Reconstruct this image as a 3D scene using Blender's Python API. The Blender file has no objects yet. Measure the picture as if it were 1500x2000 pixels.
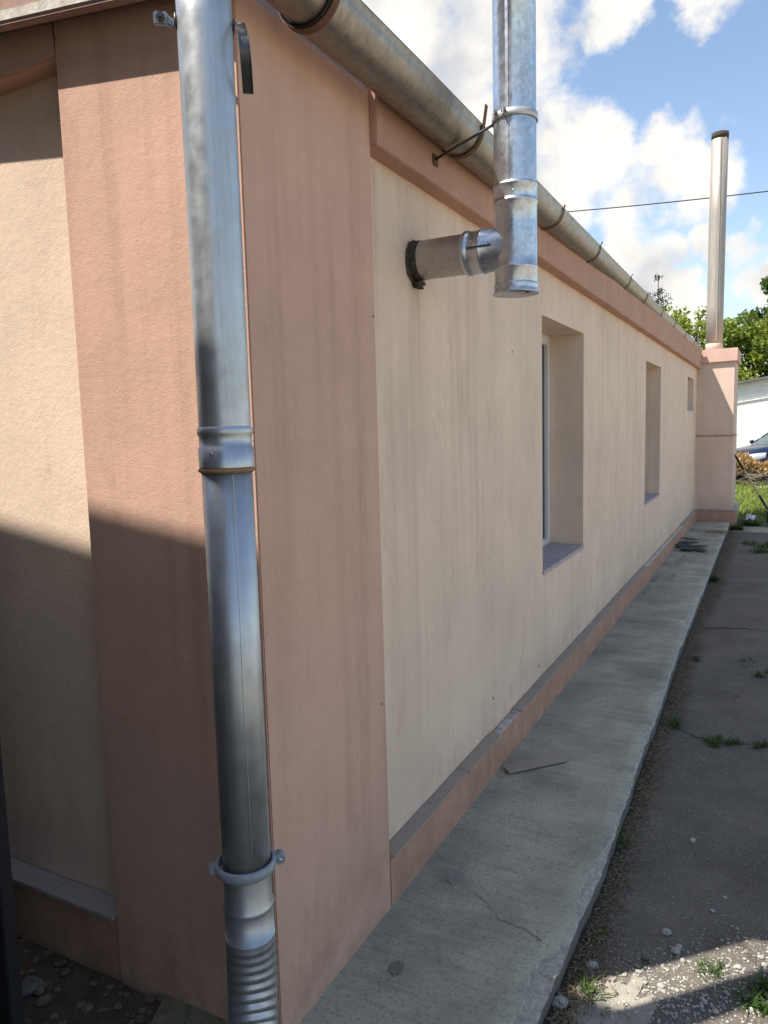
import bpy, bmesh, math, random
import numpy as np
from mathutils import Vector, Matrix, noise as mnoise
random.seed(7); rng = np.random.default_rng(7)
S = bpy.context.scene
COL = S.collection
R_ = math.radians

# ------------------------------------------------------------------ camera
cam_d = bpy.data.cameras.new('camera'); cam = bpy.data.objects.new('camera', cam_d); COL.objects.link(cam)
RM = Matrix(((0.8841851, -0.0271716, 0.4663458), (0.4663537, 0.1091207, -0.8778422), (-0.0270356, 0.9936571, 0.1091545)))
M4 = RM.to_4x4(); M4.translation = (1.0752, -1.3886, 1.558)
cam.matrix_world = M4
cam_d.sensor_fit = 'VERTICAL'; cam_d.sensor_height = 36.0; cam_d.lens = 25.92
cam_d.clip_start = 0.02; cam_d.clip_end = 500
S.camera = cam

# ------------------------------------------------------------------ world, sun, exposure
SUN_FROM = Vector((-0.43, -0.44, 1.0)).normalized()
EXPOSURE = 0.99
w = bpy.data.worlds.new('World'); S.world = w; w.use_nodes = True
nt = w.node_tree; nt.nodes.clear()
def wn(t, **k):
    n = nt.nodes.new(t)
    for a, b in k.items(): setattr(n, a, b)
    return n
def wl(a, b): nt.links.new(a, b)
sky = wn('ShaderNodeTexSky'); sky.sky_type = 'NISHITA'; sky.sun_disc = False
sky.sun_elevation = math.asin(SUN_FROM.z); sky.sun_rotation = math.atan2(SUN_FROM.x, SUN_FROM.y)
sky.air_density = 1.0; sky.dust_density = 0.8; sky.ozone_density = 1.8; sky.altitude = 100
bg1 = wn('ShaderNodeBackground'); bg1.inputs[1].default_value = 0.122; wl(sky.outputs[0], bg1.inputs[0])
tc = wn('ShaderNodeTexCoord')
SKYSEED = (4.1, 2.7, 9.3)
CLOUDS = [((-.353, .8205, .4494), .17), ((-.43, .765, .478), .17), ((-.32, .868, .377), .085), ((-.285, .862, .425), .06),
          ((-.2215, .9224, .310), .085), ((-.255, .92, .285), .075), ((-.1212, .9506, .2859), .06), ((-.165, .944, .265), .065), ((-.09, .955, .272), .05),
          ((-.1628, .9627, .216), .058), ((-.135, .9665, .21), .04), ((-.1433, .9742, .1743), .03), ((-.112, .984, .138), .05), ((-.18, .975, .12), .05),
          ((-.0805, .9738, .2128), .026), ((-.043, .9781, .203), .03), ((-.015, .9876, .158), .05),
          ((-.0811, .8969, .45), .04), ((-.18, .8787, .46), .045)]
wz = wn('ShaderNodeTexNoise'); wz.inputs['Scale'].default_value = 17; wz.inputs['Detail'].default_value = 5; wl(tc.outputs['Generated'], wz.inputs['Vector'])
wa = wn('ShaderNodeVectorMath', operation='MULTIPLY_ADD'); wl(wz.outputs['Color'], wa.inputs[0]); wa.inputs[1].default_value = (.075, .075, .075); wa.inputs[2].default_value = (-.038, -.038, -.038)
wv_ = wn('ShaderNodeVectorMath', operation='ADD'); wl(tc.outputs['Generated'], wv_.inputs[0]); wl(wa.outputs[0], wv_.inputs[1])
wu_ = wn('ShaderNodeVectorMath', operation='NORMALIZE'); wl(wv_.outputs[0], wu_.inputs[0])
acc = None
for d, r in CLOUDS:
    dp = wn('ShaderNodeVectorMath', operation='DOT_PRODUCT'); wl(wu_.outputs[0], dp.inputs[0]); dp.inputs[1].default_value = Vector(d).normalized()
    mr = wn('ShaderNodeMapRange'); mr.inputs[1].default_value = math.cos(r * 1.27); mr.inputs[2].default_value = math.cos(r * 0.15); mr.inputs[4].default_value = .95; wl(dp.outputs['Value'], mr.inputs[0])
    if acc is None: acc = mr.outputs[0]
    else:
        mx = wn('ShaderNodeMath', operation='MAXIMUM'); wl(acc, mx.inputs[0]); wl(mr.outputs[0], mx.inputs[1]); acc = mx.outputs[0]
# the same kind of cumulus goes on over the rest of the sky
n0 = wn('ShaderNodeTexNoise'); n0.inputs['Scale'].default_value = 3.3; n0.inputs['Detail'].default_value = 1
nofs = wn('ShaderNodeVectorMath', operation='ADD'); wl(tc.outputs['Generated'], nofs.inputs[0]); nofs.inputs[1].default_value = SKYSEED; wl(nofs.outputs[0], n0.inputs['Vector'])
g = wn('ShaderNodeMapRange'); g.inputs[1].default_value = .59; g.inputs[2].default_value = .80; wl(n0.outputs[0], g.inputs[0])
mx = wn('ShaderNodeMath', operation='MAXIMUM'); wl(acc, mx.inputs[0]); wl(g.outputs[0], mx.inputs[1])
n1 = wn('ShaderNodeTexNoise'); n1.inputs['Scale'].default_value = 13; n1.inputs['Detail'].default_value = 7; n1.inputs['Roughness'].default_value = .6; wl(tc.outputs['Generated'], n1.inputs['Vector'])
s_ = wn('ShaderNodeMath', operation='MULTIPLY_ADD'); wl(n1.outputs[0], s_.inputs[0]); s_.inputs[1].default_value = 2.3; s_.inputs[2].default_value = -1.2
den = wn('ShaderNodeMath', operation='ADD'); wl(mx.outputs[0], den.inputs[0]); wl(s_.outputs[0], den.inputs[1])
mask = wn('ShaderNodeMapRange'); mask.interpolation_type = 'SMOOTHSTEP'; mask.inputs[1].default_value = .16; mask.inputs[2].default_value = .80; wl(den.outputs[0], mask.inputs[0])
upv = wn('ShaderNodeVectorMath', operation='ADD'); wl(tc.outputs['Generated'], upv.inputs[0]); upv.inputs[1].default_value = (-.02, -.02, .035)
n2 = wn('ShaderNodeTexNoise'); n2.inputs['Scale'].default_value = 7; n2.inputs['Detail'].default_value = 4; wl(upv.outputs[0], n2.inputs['Vector'])
sh = wn('ShaderNodeMapRange'); sh.interpolation_type = 'SMOOTHSTEP'; sh.inputs[1].default_value = .44; sh.inputs[2].default_value = .66; wl(n2.outputs[0], sh.inputs[0])
cc = wn('ShaderNodeMix', data_type='RGBA'); wl(sh.outputs[0], cc.inputs[0]); cc.inputs[6].default_value = (.54, .54, .535, 1); cc.inputs[7].default_value = (.31, .335, .385, 1)
bg2 = wn('ShaderNodeBackground'); wl(cc.outputs[2], bg2.inputs[0]); bg2.inputs[1].default_value = 1.0
mixs = wn('ShaderNodeMixShader'); wl(mask.outputs[0], mixs.inputs[0]); wl(bg1.outputs[0], mixs.inputs[1]); wl(bg2.outputs[0], mixs.inputs[2])
wo = wn('ShaderNodeOutputWorld'); wl(mixs.outputs[0], wo.inputs[0])

sd = bpy.data.lights.new('sun', 'SUN'); sd.energy = 4.3; sd.angle = R_(0.53); sd.color = (1.0, .995, .985)
so = bpy.data.objects.new('sun', sd); COL.objects.link(so); so.location = (-4, -4, 9)
so.rotation_euler = (-SUN_FROM).to_track_quat('-Z', 'Y').to_euler()
vs = S.view_settings; vs.view_transform = 'Standard'; vs.look = 'None'; vs.exposure = EXPOSURE; vs.gamma = 1; vs.use_curve_mapping = False
vs.use_white_balance = True; vs.white_balance_temperature = 7000; vs.white_balance_tint = 10      # the phone balanced for the shaded wall

# ------------------------------------------------------------------ helpers
class MB:
    def __init__(s): s.v = []; s.f = []; s.m = []; s.sm = []
    def add(s, vs, fs, m=0, smooth=False):
        o = len(s.v); s.v.extend([tuple(p) for p in vs])
        for f in fs: s.f.append(tuple(i + o for i in f)); s.m.append(m); s.sm.append(smooth)
        return s
    def box(s, x0, x1, y0, y1, z0, z1, m=0):
        v = [(x, y, z) for z in (z0, z1) for y in (y0, y1) for x in (x0, x1)]
        return s.add(v, [(0, 2, 3, 1), (4, 5, 7, 6), (0, 1, 5, 4), (1, 3, 7, 5), (3, 2, 6, 7), (2, 0, 4, 6)], m)
    def obox(s, c, ax, ay, az, hx, hy, hz, m=0):
        c = Vector(c); v = []
        for k in (-1, 1):
            for j in (-1, 1):
                for i in (-1, 1): v.append(c + ax * (i * hx) + ay * (j * hy) + az * (k * hz))
        return s.add(v, [(0, 2, 3, 1), (4, 5, 7, 6), (0, 1, 5, 4), (1, 3, 7, 5), (3, 2, 6, 7), (2, 0, 4, 6)], m)
    def prism(s, poly, axis, a, b, m=0):
        """poly in the two other axes (x,z for axis y; y,z for axis x; x,y for axis z)"""
        def P(p, t): return (t, p[0], p[1]) if axis == 0 else (p[0], t, p[1]) if axis == 1 else (p[0], p[1], t)
        n = len(poly); v = [P(p, a) for p in poly] + [P(p, b) for p in poly]
        fs = [tuple(range(n)), tuple(range(2 * n - 1, n - 1, -1))] + [(i, (i + 1) % n + 0, (i + 1) % n + n, i + n)[::-1] for i in range(n)]
        return s.add(v, fs, m)
    def tube(s, pts, radii, seg=20, m=0, smooth=True, caps=True, up=None):
        pts = [Vector(p) for p in pts]; n = len(pts)
        if not hasattr(radii, '__len__'): radii = [radii] * n
        d0 = None
        for i in range(n - 1):
            if (pts[i + 1] - pts[i]).length > 1e-7: d0 = (pts[i + 1] - pts[i]).normalized(); break
        u = Vector(up) if up else (Vector((1, 0, 0)) if abs(d0.x) < .8 else Vector((0, 1, 0)))
        v = []; t = d0
        for i in range(n):
            a = pts[max(i - 1, 0)]; b = pts[min(i + 1, n - 1)]
            if (b - a).length > 1e-7: t = (b - a).normalized()
            u = (u - t * u.dot(t)).normalized(); wv = t.cross(u)
            for k in range(seg):
                an = 2 * math.pi * k / seg
                v.append(pts[i] + (u * math.cos(an) + wv * math.sin(an)) * radii[i])
        fs = [(i * seg + k, i * seg + (k + 1) % seg, (i + 1) * seg + (k + 1) % seg, (i + 1) * seg + k) for i in range(n - 1) for k in range(seg)]
        s.add(v, fs, m, smooth)
        if caps:
            s.add(v[:seg], [tuple(range(seg - 1, -1, -1))], m); s.add(v[-seg:], [tuple(range(seg))], m)
        return s
    def build(s, name, mats, parent=None, bevel=0, label=None, cat=None, group=None, kind=None, sharp=None):
        me = bpy.data.meshes.new(name)
        off = Vector(parent['_loc']) if parent is not None and '_loc' in parent else Vector((0, 0, 0))
        vv = [(p[0] - off.x, p[1] - off.y, p[2] - off.z) for p in s.v]
        me.from_pydata(vv, [], s.f)
        me.polygons.foreach_set('material_index', s.m); me.polygons.foreach_set('use_smooth', s.sm)
        if not isinstance(mats, (list, tuple)): mats = [mats]
        for x in mats: me.materials.append(x)
        bm = bmesh.new(); bm.from_mesh(me); bmesh.ops.remove_doubles(bm, verts=bm.verts, dist=1e-6)
        bmesh.ops.recalc_face_normals(bm, faces=bm.faces)
        if bevel:
            es = [e for e in bm.edges if len(e.link_faces) == 2 and e.calc_face_angle(0) > .5]
            bmesh.ops.bevel(bm, geom=es, offset=bevel, segments=2, affect='EDGES', clamp_overlap=True)
        bm.to_mesh(me); bm.free()
        o = bpy.data.objects.new(name, me); COL.objects.link(o)
        if parent is not None:
            o.parent = parent
            if '_loc' in parent: o['_loc'] = tuple(off)
        tag(o, label, cat, group, kind)
        return o
def tag(o, label=None, cat=None, group=None, kind=None):
    if label: o['label'] = label
    if cat: o['category'] = cat
    if group: o['group'] = group
    if kind: o['kind'] = kind
    return o
def thing(name, loc, label, cat, group=None):
    o = bpy.data.objects.new(name, None); COL.objects.link(o); o.location = loc; o['_loc'] = tuple(loc)
    o.empty_display_size = .05
    return tag(o, label, cat, group)
def lerp(a, b, t): return a + (b - a) * t
def fbm(x, y, z=0, o=4): return mnoise.fractal(Vector((x, y, z)), 1.0, 2.0, o)

# ------------------------------------------------------------------ materials
class NT:
    def __init__(s, name, rough=.8, metal=0.0, spec=.3):
        s.mat = bpy.data.materials.new(name); s.mat.use_nodes = True; s.t = s.mat.node_tree
        s.b = s.t.nodes['Principled BSDF']; s.b.inputs['Roughness'].default_value = rough
        s.b.inputs['Metallic'].default_value = metal; s.b.inputs['Specular IOR Level'].default_value = spec
        g = s.n('ShaderNodeNewGeometry'); s.pos = g.outputs['Position']; s.nor = g.outputs['Normal']
    def n(s, t, **k):
        x = s.t.nodes.new(t)
        for a, b in k.items(): setattr(x, a, b)
        return x
    def l(s, a, b): s.t.links.new(a, b)
    def sc(s, v):
        x = s.n('ShaderNodeVectorMath', operation='MULTIPLY'); s.l(s.pos, x.inputs[0]); x.inputs[1].default_value = v; return x.outputs[0]
    def noise(s, scale, detail=4, rough=.55, vec=None, lo=None, hi=None):
        x = s.n('ShaderNodeTexNoise'); x.inputs['Scale'].default_value = scale; x.inputs['Detail'].default_value = detail; x.inputs['Roughness'].default_value = rough
        s.l(vec if vec is not None else s.pos, x.inputs['Vector'])
        return x.outputs[0] if lo is None else s.rng(x.outputs[0], lo, hi)
    def voro(s, scale, vec=None, feature='F1', out='Distance'):
        x = s.n('ShaderNodeTexVoronoi'); x.feature = feature; x.inputs['Scale'].default_value = scale
        s.l(vec if vec is not None else s.pos, x.inputs['Vector']); return x.outputs[out]
    def rng(s, v, lo, hi, a=0., b=1.):
        x = s.n('ShaderNodeMapRange'); x.inputs[1].default_value = lo; x.inputs[2].default_value = hi; x.inputs[3].default_value = a; x.inputs[4].default_value = b
        s.l(v, x.inputs[0]); return x.outputs[0]
    def mul(s, a, b):
        x = s.n('ShaderNodeMath', operation='MULTIPLY')
        for i, q in enumerate((a, b)):
            if isinstance(q, (int, float)): x.inputs[i].default_value = q
            else: s.l(q, x.inputs[i])
        return x.outputs[0]
    def op(s, o, a, b):
        x = s.n('ShaderNodeMath', operation=o)
        for i, q in enumerate((a, b)):
            if isinstance(q, (int, float)): x.inputs[i].default_value = q
            else: s.l(q, x.inputs[i])
        return x.outputs[0]
    def mix(s, f, a, b):
        x = s.n('ShaderNodeMix', data_type='RGBA')
        if isinstance(f, (int, float)): x.inputs[0].default_value = f
        else: s.l(f, x.inputs[0])
        for i, q in ((6, a), (7, b)):
            if isinstance(q, tuple): x.inputs[i].default_value = (*q, 1) if len(q) == 3 else q
            else: s.l(q, x.inputs[i])
        return x.outputs[2]
    def sep(s):
        x = s.n('ShaderNodeSeparateXYZ'); s.l(s.pos, x.inputs[0]); return x.outputs
    def color(s, c):
        if isinstance(c, tuple): s.b.inputs['Base Color'].default_value = (*c, 1)
        else: s.l(c, s.b.inputs['Base Color'])
    def rough(s, r): s.l(r, s.b.inputs['Roughness'])
    def bump(s, h, strength=.3, dist=.01, prev=None):
        x = s.n('ShaderNodeBump'); x.inputs['Strength'].default_value = strength; x.inputs['Distance'].default_value = dist; s.l(h, x.inputs['Height'])
        if prev is not None: s.l(prev, x.inputs['Normal'])
        s.l(x.outputs[0], s.b.inputs['Normal']); return x.outputs[0]

def stucco(name, base, streak_col, streak=.35, rough_amt=.35, stain=False):
    m = NT(name, .92, 0, .2)
    c = m.mix(m.noise(1.9, 6, .65, lo=.32, hi=.70), tuple(x * 1.05 for x in base), tuple(x * .87 for x in base))
    X0, Y0, Z0 = m.sep()
    c = m.mix(m.mul(m.mul(m.rng(Z0, .42, .0), m.noise(7, 5, .7, lo=.35, hi=.7)), .5), c, tuple(x * .55 for x in streak_col))
    st = m.noise(1.0, 6, .65, vec=m.sc((13, 13, .5)), lo=.47, hi=.75)
    big = m.noise(.9, 3, .5, vec=m.sc((1.0, 1.0, .5)), lo=.35, hi=.7)
    c = m.mix(m.mul(m.mul(st, big), streak), c, streak_col)
    c = m.mix(m.noise(38, 4, .7, lo=.35, hi=.95), c, m.mix(.14, c, (.25, .18, .13)))
    bl = m.noise(1., 4, .6, vec=m.sc((9, 9, 3.2)), lo=.60, hi=.68)
    c = m.mix(m.mul(bl, .22), c, streak_col)
    spots = m.rng(m.voro(11), .028, .016)                     # pits and specks in the render
    pick = m.noise(5.5, 2, .5, lo=.56, hi=.6)
    c = m.mix(m.mul(m.mul(spots, pick), .75), c, (.13, .09, .07))
    if stain:
        X, Y, Z = m.sep(); yy = m.op('ABSOLUTE', m.op('SUBTRACT', m.op('ADD', Y, m.mul(m.noise(3, 3, .6), .10)), 1.05), 0)
        k = m.mul(m.rng(yy, .11, .0), m.mul(m.rng(Z, 1.35, 2.08), m.rng(Z, 2.24, 2.1)))
        c = m.mix(m.mul(m.mul(k, m.noise(1., 4, .6, vec=m.sc((14, 14, .8)), lo=.3, hi=.65)), .6), c, (.33, .20, .13))
        for y0, zt_, zb_, wd_ in ((2.60, .75, .12, .012), (3.47, .75, .3, .016), (2.57, 2.3, 2.16, .02), (6.22, .77, .2, .03), (7.12, .77, .3, .03), (4.75, 2.37, 1.0, .02), (5.55, 2.37, .4, .018), (8.4, 2.37, .5, .04), (.70, 2.36, 1.7, .03), (1.75, 2.36, 1.9, .02)):
            yy = m.op('ABSOLUTE', m.op('SUBTRACT', m.op('ADD', Y, m.mul(m.noise(6, 2, .5), .02)), y0 + .01), 0)
            c = m.mix(m.mul(m.mul(m.rng(yy, wd_, 0), m.mul(m.rng(Z, zb_, zt_), m.rng(Z, zt_ + .02, zt_))), .42), c, (.32, .21, .145))
    m.color(c)
    b1 = m.bump(m.noise(190, 3, .6), rough_amt * 1.1, .0025)
    b2 = m.bump(m.noise(48, 4, .65), .26, .004, b1)
    m.bump(m.noise(6, 3, .5), .22, .012, b2)
    return m
M_cream = stucco('cream_render', (.785, .60, .455), (.45, .31, .225), .5, stain=True)
M_pink = stucco('pink_render', (.62, .385, .285), (.35, .205, .145), .8)
M_beam = stucco('pink_beam_render', (.50, .285, .20), (.62, .43, .34), .6)
M_plinth = stucco('plinth_render', (.54, .315, .225), (.28, .165, .11), .9)

def metal(name, base, r0, r1, streak=.3, spang=.25, dirt=(.22, .19, .16), dirt_amt=.35, metallic=.92):
    m = NT(name, .4, metallic, .5)
    c = m.mix(m.noise(1., 4, .6, vec=m.sc((40, 40, 2.2)), lo=.35, hi=.7), base, tuple(x * (1 - streak) for x in base))
    vc = m.voro(75, feature='F1', out='Color')
    sx = m.n('ShaderNodeSeparateColor'); m.l(vc, sx.inputs[0])
    c = m.mix(m.mul(m.rng(sx.outputs[0], .2, 1), spang), c, tuple(x * .55 for x in base))
    c = m.mix(m.mul(m.noise(7, 6, .65, lo=.52, hi=.78), dirt_amt), c, dirt)
    m.color(c)
    m.rough(m.rng(m.noise(20, 4, .6), .3, .7, r0, r1))
    m.bump(m.noise(9, 2, .5), .05, .02)
    return m
M_galv = metal('galvanised_pipe', (.53, .555, .57), .36, .54, .22, .05, dirt=(.30, .29, .25), dirt_amt=.5, metallic=.82)
M_flue = metal('galvanised_flue', (.60, .63, .66), .24, .42, .1, .5, dirt_amt=.2)
M_gutter = metal('galvanised_gutter', (.34, .30, .255), .34, .5, .2, .45, dirt=(.30, .24, .18), dirt_amt=.6)
M_stack = metal('weathered_stack', (.40, .355, .30), .5, .62, .25, .1, dirt=(.34, .29, .23), dirt_amt=.7, metallic=.45)
def simple(name, c, rough=.6, metallic=0, var=.2, scale=18, bumps=0., spec=.35, c2=None):
    m = NT(name, rough, metallic, spec)
    m.color(m.mix(m.noise(scale, 5, .65, lo=.3, hi=.75), c, c2 if c2 else tuple(x * (1 - var) for x in c)))
    if bumps: m.bump(m.noise(scale * 3, 5, .65), bumps, .006)
    return m.mat
M_rust = simple('rusty_steel', (.20, .10, .06), .8, .2, .5, 60, .3)
M_darksteel = simple('dark_steel_strap', (.11, .115, .12), .42, .7, .3, 40)
M_greyclamp = simple('grey_painted_clamp', (.30, .33, .36), .45, .1, .2, 50, .05)
M_zinc = simple('zinc_bolt', (.62, .62, .6), .35, .8, .3, 60)
M_soot = simple('soot', (.022, .018, .015), .95, 0, .5, 60, .5, c2=(.10, .075, .055))
M_tile = simple('ledge_tile_grey', (.37, .295, .24), .55, 0, .14, 9, .06, c2=(.30, .25, .205))
M_tile_dark = simple('gable_tile_grey', (.36, .335, .31), .45, 0, .14, 9, .05)
M_mortar = simple('bare_mortar', (.58, .55, .49), .95, 0, .35, 22, .6)
M_sill = simple('lilac_mortar_sill', (.50, .40, .39), .95, 0, .25, 14, .4)
M_pvc = simple('white_window_frame', (.72, .71, .68), .35, 0, .08, 12)
M_trimwhite = simple('peeling_white_paint', (.66, .64, .58), .8, 0, .6, 16, .5, c2=(.34, .24, .18))
M_barge = simple('brown_barge_board', (.40, .25, .20), .8, 0, .3, 14, .2)
M_under = simple('roof_underside', (.09, .06, .05), .9, 0, .4, 9, .2)
M_roof = simple('roof_sheet', (.28, .20, .17), .8, 0, .3, 3, .2)
M_shed = simple('dark_shed_metal', (.022, .022, .024), .6, 0, .3, 4)
M_black = simple('black_rubber', (.02, .02, .02), .6, 0, .3, 30)
M_wood = simple('ash_wood_handle', (.55, .42, .26), .6, 0, .25, 40)
M_blade = simple('shovel_steel', (.10, .10, .10), .45, .7, .4, 30)
M_shard = simple('dark_felt_shard', (.07, .068, .066), .85, 0, .4, 30, .3)
M_stone = simple('pale_limestone', (.46, .44, .38), .95, 0, .4, 35, .6)
M_plastic = simple('white_plastic_litter', (.75, .75, .76), .4, 0, .15, 12)
M_straw = simple('dry_straw', (.30, .22, .13), .9, 0, .65, 70, c2=(.07, .045, .03))
M_brush = simple('dry_brush', (.42, .25, .10), .95, 0, .5, 4, c2=(.22, .13, .06))
M_twig = simple('grey_twig', (.26, .21, .16), .95, 0, .5, 8)
M_bark = simple('bark', (.13, .10, .075), .95, 0, .5, 9, .5)
M_wire = simple('black_cable', (.03, .03, .035), .6, 0, .2, 5)
g = NT('window_glass', .10, 0, .25); g.color((.018, .02, .022)); M_glass = g.mat
for k in ('M_cream', 'M_pink', 'M_beam', 'M_plinth', 'M_galv', 'M_flue', 'M_gutter', 'M_stack'): globals()[k] = globals()[k].mat

def leaf_mat(name, a, b, trans=.35):
    m = NT(name, .55, 0, .3)
    at = m.n('ShaderNodeAttribute'); at.attribute_name = 'tint'
    c = m.mix(at.outputs['Fac'], a, b); m.color(c)
    tr = m.n('ShaderNodeBsdfTranslucent'); m.l(c, tr.inputs[0])
    mx = m.n('ShaderNodeMixShader'); mx.inputs[0].default_value = trans
    out = m.t.nodes['Material Output']; m.l(m.b.outputs[0], mx.inputs[1]); m.l(tr.outputs[0], mx.inputs[2]); m.l(mx.outputs[0], out.inputs[0])
    return m.mat
M_leaf = leaf_mat('maple_leaves', (.095, .155, .018), (.28, .32, .04))
M_leaf2 = leaf_mat('dark_leaves', (.03, .07, .015), (.075, .13, .025))
M_grass = leaf_mat('lawn_grass', (.10, .16, .02), (.28, .32, .07))
M_weed = leaf_mat('weed_leaves', (.03, .075, .015), (.09, .15, .03))

def concrete_mat():
    m = NT('path_concrete', .93, 0, .2)
    c = m.mix(m.noise(2.6, 6, .62, lo=.3, hi=.72), (.52, .475, .35), (.31, .285, .215))
    c = m.mix(m.noise(1.0, 5, .7, vec=m.sc((3.0, 26, 5)), lo=.5, hi=.95), c, (.19, .18, .145))
    c = m.mix(m.mul(m.noise(1.7, 6, .65, lo=.46, hi=.66), .7), c, (.165, .158, .125))
    c = m.mix(m.mul(m.noise(.7, 5, .65, vec=m.sc((2, 1, 1)), lo=.5, hi=.72), .5), c, (.36, .335, .27))
    c = m.mix(m.mul(m.noise(85, 4, .7, lo=.52, hi=.72), .75), c, (.10, .095, .08))
    c = m.mix(m.mul(m.noise(11, 5, .7, lo=.62, hi=.75), .6), c, (.45, .43, .38))
    m.color(c)
    b = m.bump(m.noise(110, 4, .7), .5, .004)
    m.bump(m.noise(9, 4, .6), .3, .012, b)
    return m.mat
M_conc = concrete_mat()
def agg_mat():
    m = NT('broken_concrete', .95, 0, .2)
    c = m.mix(m.noise(55, 5, .7, lo=.35, hi=.7), (.58, .53, .44), (.29, .255, .20))
    m.color(c); m.bump(m.noise(80, 5, .75), .9, .008); return m.mat
M_agg = agg_mat()
M_patch = simple('pale_mortar_patch', (.29, .28, .23), .95, 0, .3, 25, .5)
def ground_mat():
    m = NT('yard_ground', .95, 0, .2)
    asp = m.mix(m.noise(3, 5, .6, lo=.3, hi=.7), (.20, .172, .138), (.125, .108, .09))
    asp = m.mix(m.mul(m.rng(m.voro(120), .12, .34, 1, 0), m.noise(16, 3, .6, lo=.35, hi=.6)), asp, (.36, .33, .28))
    asp = m.mix(m.mul(m.noise(120, 3, .7, lo=.5, hi=.75), .7), asp, (.045, .042, .04))
    soil = m.mix(m.noise(14, 6, .7, lo=.3, hi=.75), (.14, .105, .072), (.055, .043, .032))
    grs = m.mix(m.noise(2.2, 6, .7, lo=.3, hi=.7), (.10, .125, .03), (.17, .16, .06))
    X, Y, Z = m.sep()
    nz = m.rng(m.noise(2.2, 6, .7), .25, .75, -.5, .5)
    # soil beside the gable and along the path edge
    fs = m.rng(m.op('ADD', X, m.mul(nz, .16)), .66, .58)
    far = m.rng(m.op('ADD', Y, m.mul(nz, 3.0)), 11.2, 12.2)
    c = m.mix(fs, asp, soil); c = m.mix(far, c, grs); c = m.mix(m.rng(m.op('ADD', X, m.mul(nz, 1.2)), 1.8, 2.6), c, m.mix(m.noise(1.2, 6, .7, lo=.3, hi=.7), (.36, .315, .25), (.27, .235, .185)))  # unseen ground on the right made pale to bounce light onto the wall
    m.color(c)
    b = m.bump(m.noise(160, 4, .75), .8, .006); m.bump(m.noise(18, 5, .7), .5, .012, b)
    return m.mat
M_ground = ground_mat()

# ------------------------------------------------------------------ ground
def gz(x, y):
    t = max(0, min(1, (.45 - x) / .35)) * max(0, min(1, (.25 - y) / .3))
    z = lerp(-.088, -.022, t)
    if -3 < x < 4 and -3 < y < 14: z += .010 * fbm(x * 2.3, y * 2.3, 1, 4)
    return z
def axis_lines(lo, hi, step, far):
    a = list(np.arange(lo, hi + 1e-6, step)); out = []
    d = step
    v = lo
    while v > -far: d *= 1.5; v -= d; out.append(v)
    out = out[::-1] + a; v = hi; d = step
    while v < far: d *= 1.5; v += d; out.append(v)
    return out
xs = axis_lines(-1.4, 2.2, .06, 220); ys = axis_lines(-1.2, 5.0, .06, 260)
gm = MB(); nx = len(xs)
gm.add([(x, y, gz(x, y)) for y in ys for x in xs], [(j * nx + i, j * nx + i + 1, (j + 1) * nx + i + 1, (j + 1) * nx + i) for j in range(len(ys) - 1) for i in range(nx - 1)], 0, True)
GROUND = gm.build('ground', M_ground, kind='structure')

def ground_crack(pts, wdt):
    mb = MB(); P = []
    for (a, b) in zip(pts, pts[1:]):
        for k in range(10): t = k / 10; P.append((lerp(a[0], b[0], t) + random.uniform(-.006, .006), lerp(a[1], b[1], t) + random.uniform(-.012, .012)))
    v = []
    for p in P:
        ww = wdt * random.uniform(.3, 1.2); v += [(p[0], p[1] - ww, gz(p[0], p[1]) + .003), (p[0], p[1] + ww, gz(p[0], p[1]) + .003)]
    mb.add(v, [(2 * i, 2 * i + 2, 2 * i + 3, 2 * i + 1) for i in range(len(P) - 1)]); return mb.build('asphalt_crack', M_soot, GROUND)
ground_crack([(.66, 2.74), (.74, 2.66), (.86, 2.62), (1.0, 2.67), (1.3, 2.70), (1.8, 2.6)], .006)
ground_crack([(.9, 2.64), (.93, 2.9), (.90, 3.3), (1.0, 3.8)], .006)
ground_crack([(.62, 4.9), (.9, 5.0), (1.5, 4.8)], .010)
# ------------------------------------------------------------------ concrete path with a broken edge
EDGE = [(-.6, .553), (.346, .556), (.554, .562), (.749, .566), (1.04, .573), (1.486, .57), (2.087, .557), (2.793, .553), (3.92, .53), (4.99, .526), (7.12, .512), (11.3, .49)]
def edge(y):
    for (a, ea), (b, eb) in zip(EDGE, EDGE[1:]):
        if y <= b: break
    return lerp(ea, eb, (y - a) / (b - a)) + .006 * fbm(y * 3.1, 4.2, 0, 5) + .004 * fbm(y * 17, 1.2, 0, 3)
BITES = [(.05, .74, .062), (.80, 1.30, .036), (1.36, 1.62, .012), (2.12, 2.5, .026), (2.72, 3.12, .040), (3.5, 3.8, .012), (4.5, 4.95, .05), (5.7, 6.1, .015), (7.3, 7.9, .02), (9.2, 9.8, .02)]
def bite(y):
    b = .006 + .006 * max(0, fbm(y * 9, 7.7, 0, 4) + .3)
    for a, c, dpt in BITES:
        if a < y < c:
            t = (y - a) / (c - a); s = min(1, min(t, 1 - t) * 5)
            b = max(b, dpt * s * (.85 + .55 * fbm(y * 14, 3.3, 0, 4)))
    return max(b, .004)
pm = MB(); rows = list(np.arange(-.55, 11.2, .018)); NC = 10
for_v = []; 
for y in rows:
    e = edge(y); t = e - bite(y)
    drop = .008 + .010 * min(1, bite(y) / .04)
    cols = [(lerp(-.03, t, k / NC), .0025 * fbm(lerp(0, t, k / NC) * 5, y * 5, 2, 3)) for k in range(NC + 1)]
    zz = lambda s: .005 * fbm(s * 20, y * 20, 9, 4)
    cols += [(t + .002, -drop + zz(1)), (lerp(t, e, .5) + .001, -drop * 1.15 + zz(2)), (e, -drop * 1.3 + zz(3)), (e + .004 * fbm(y * 8, 0, 5, 3), -.05), (e - .012, -.13)]
    for_v.append([(x, y, z) for x, z in cols])
ncol = len(for_v[0])
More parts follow.
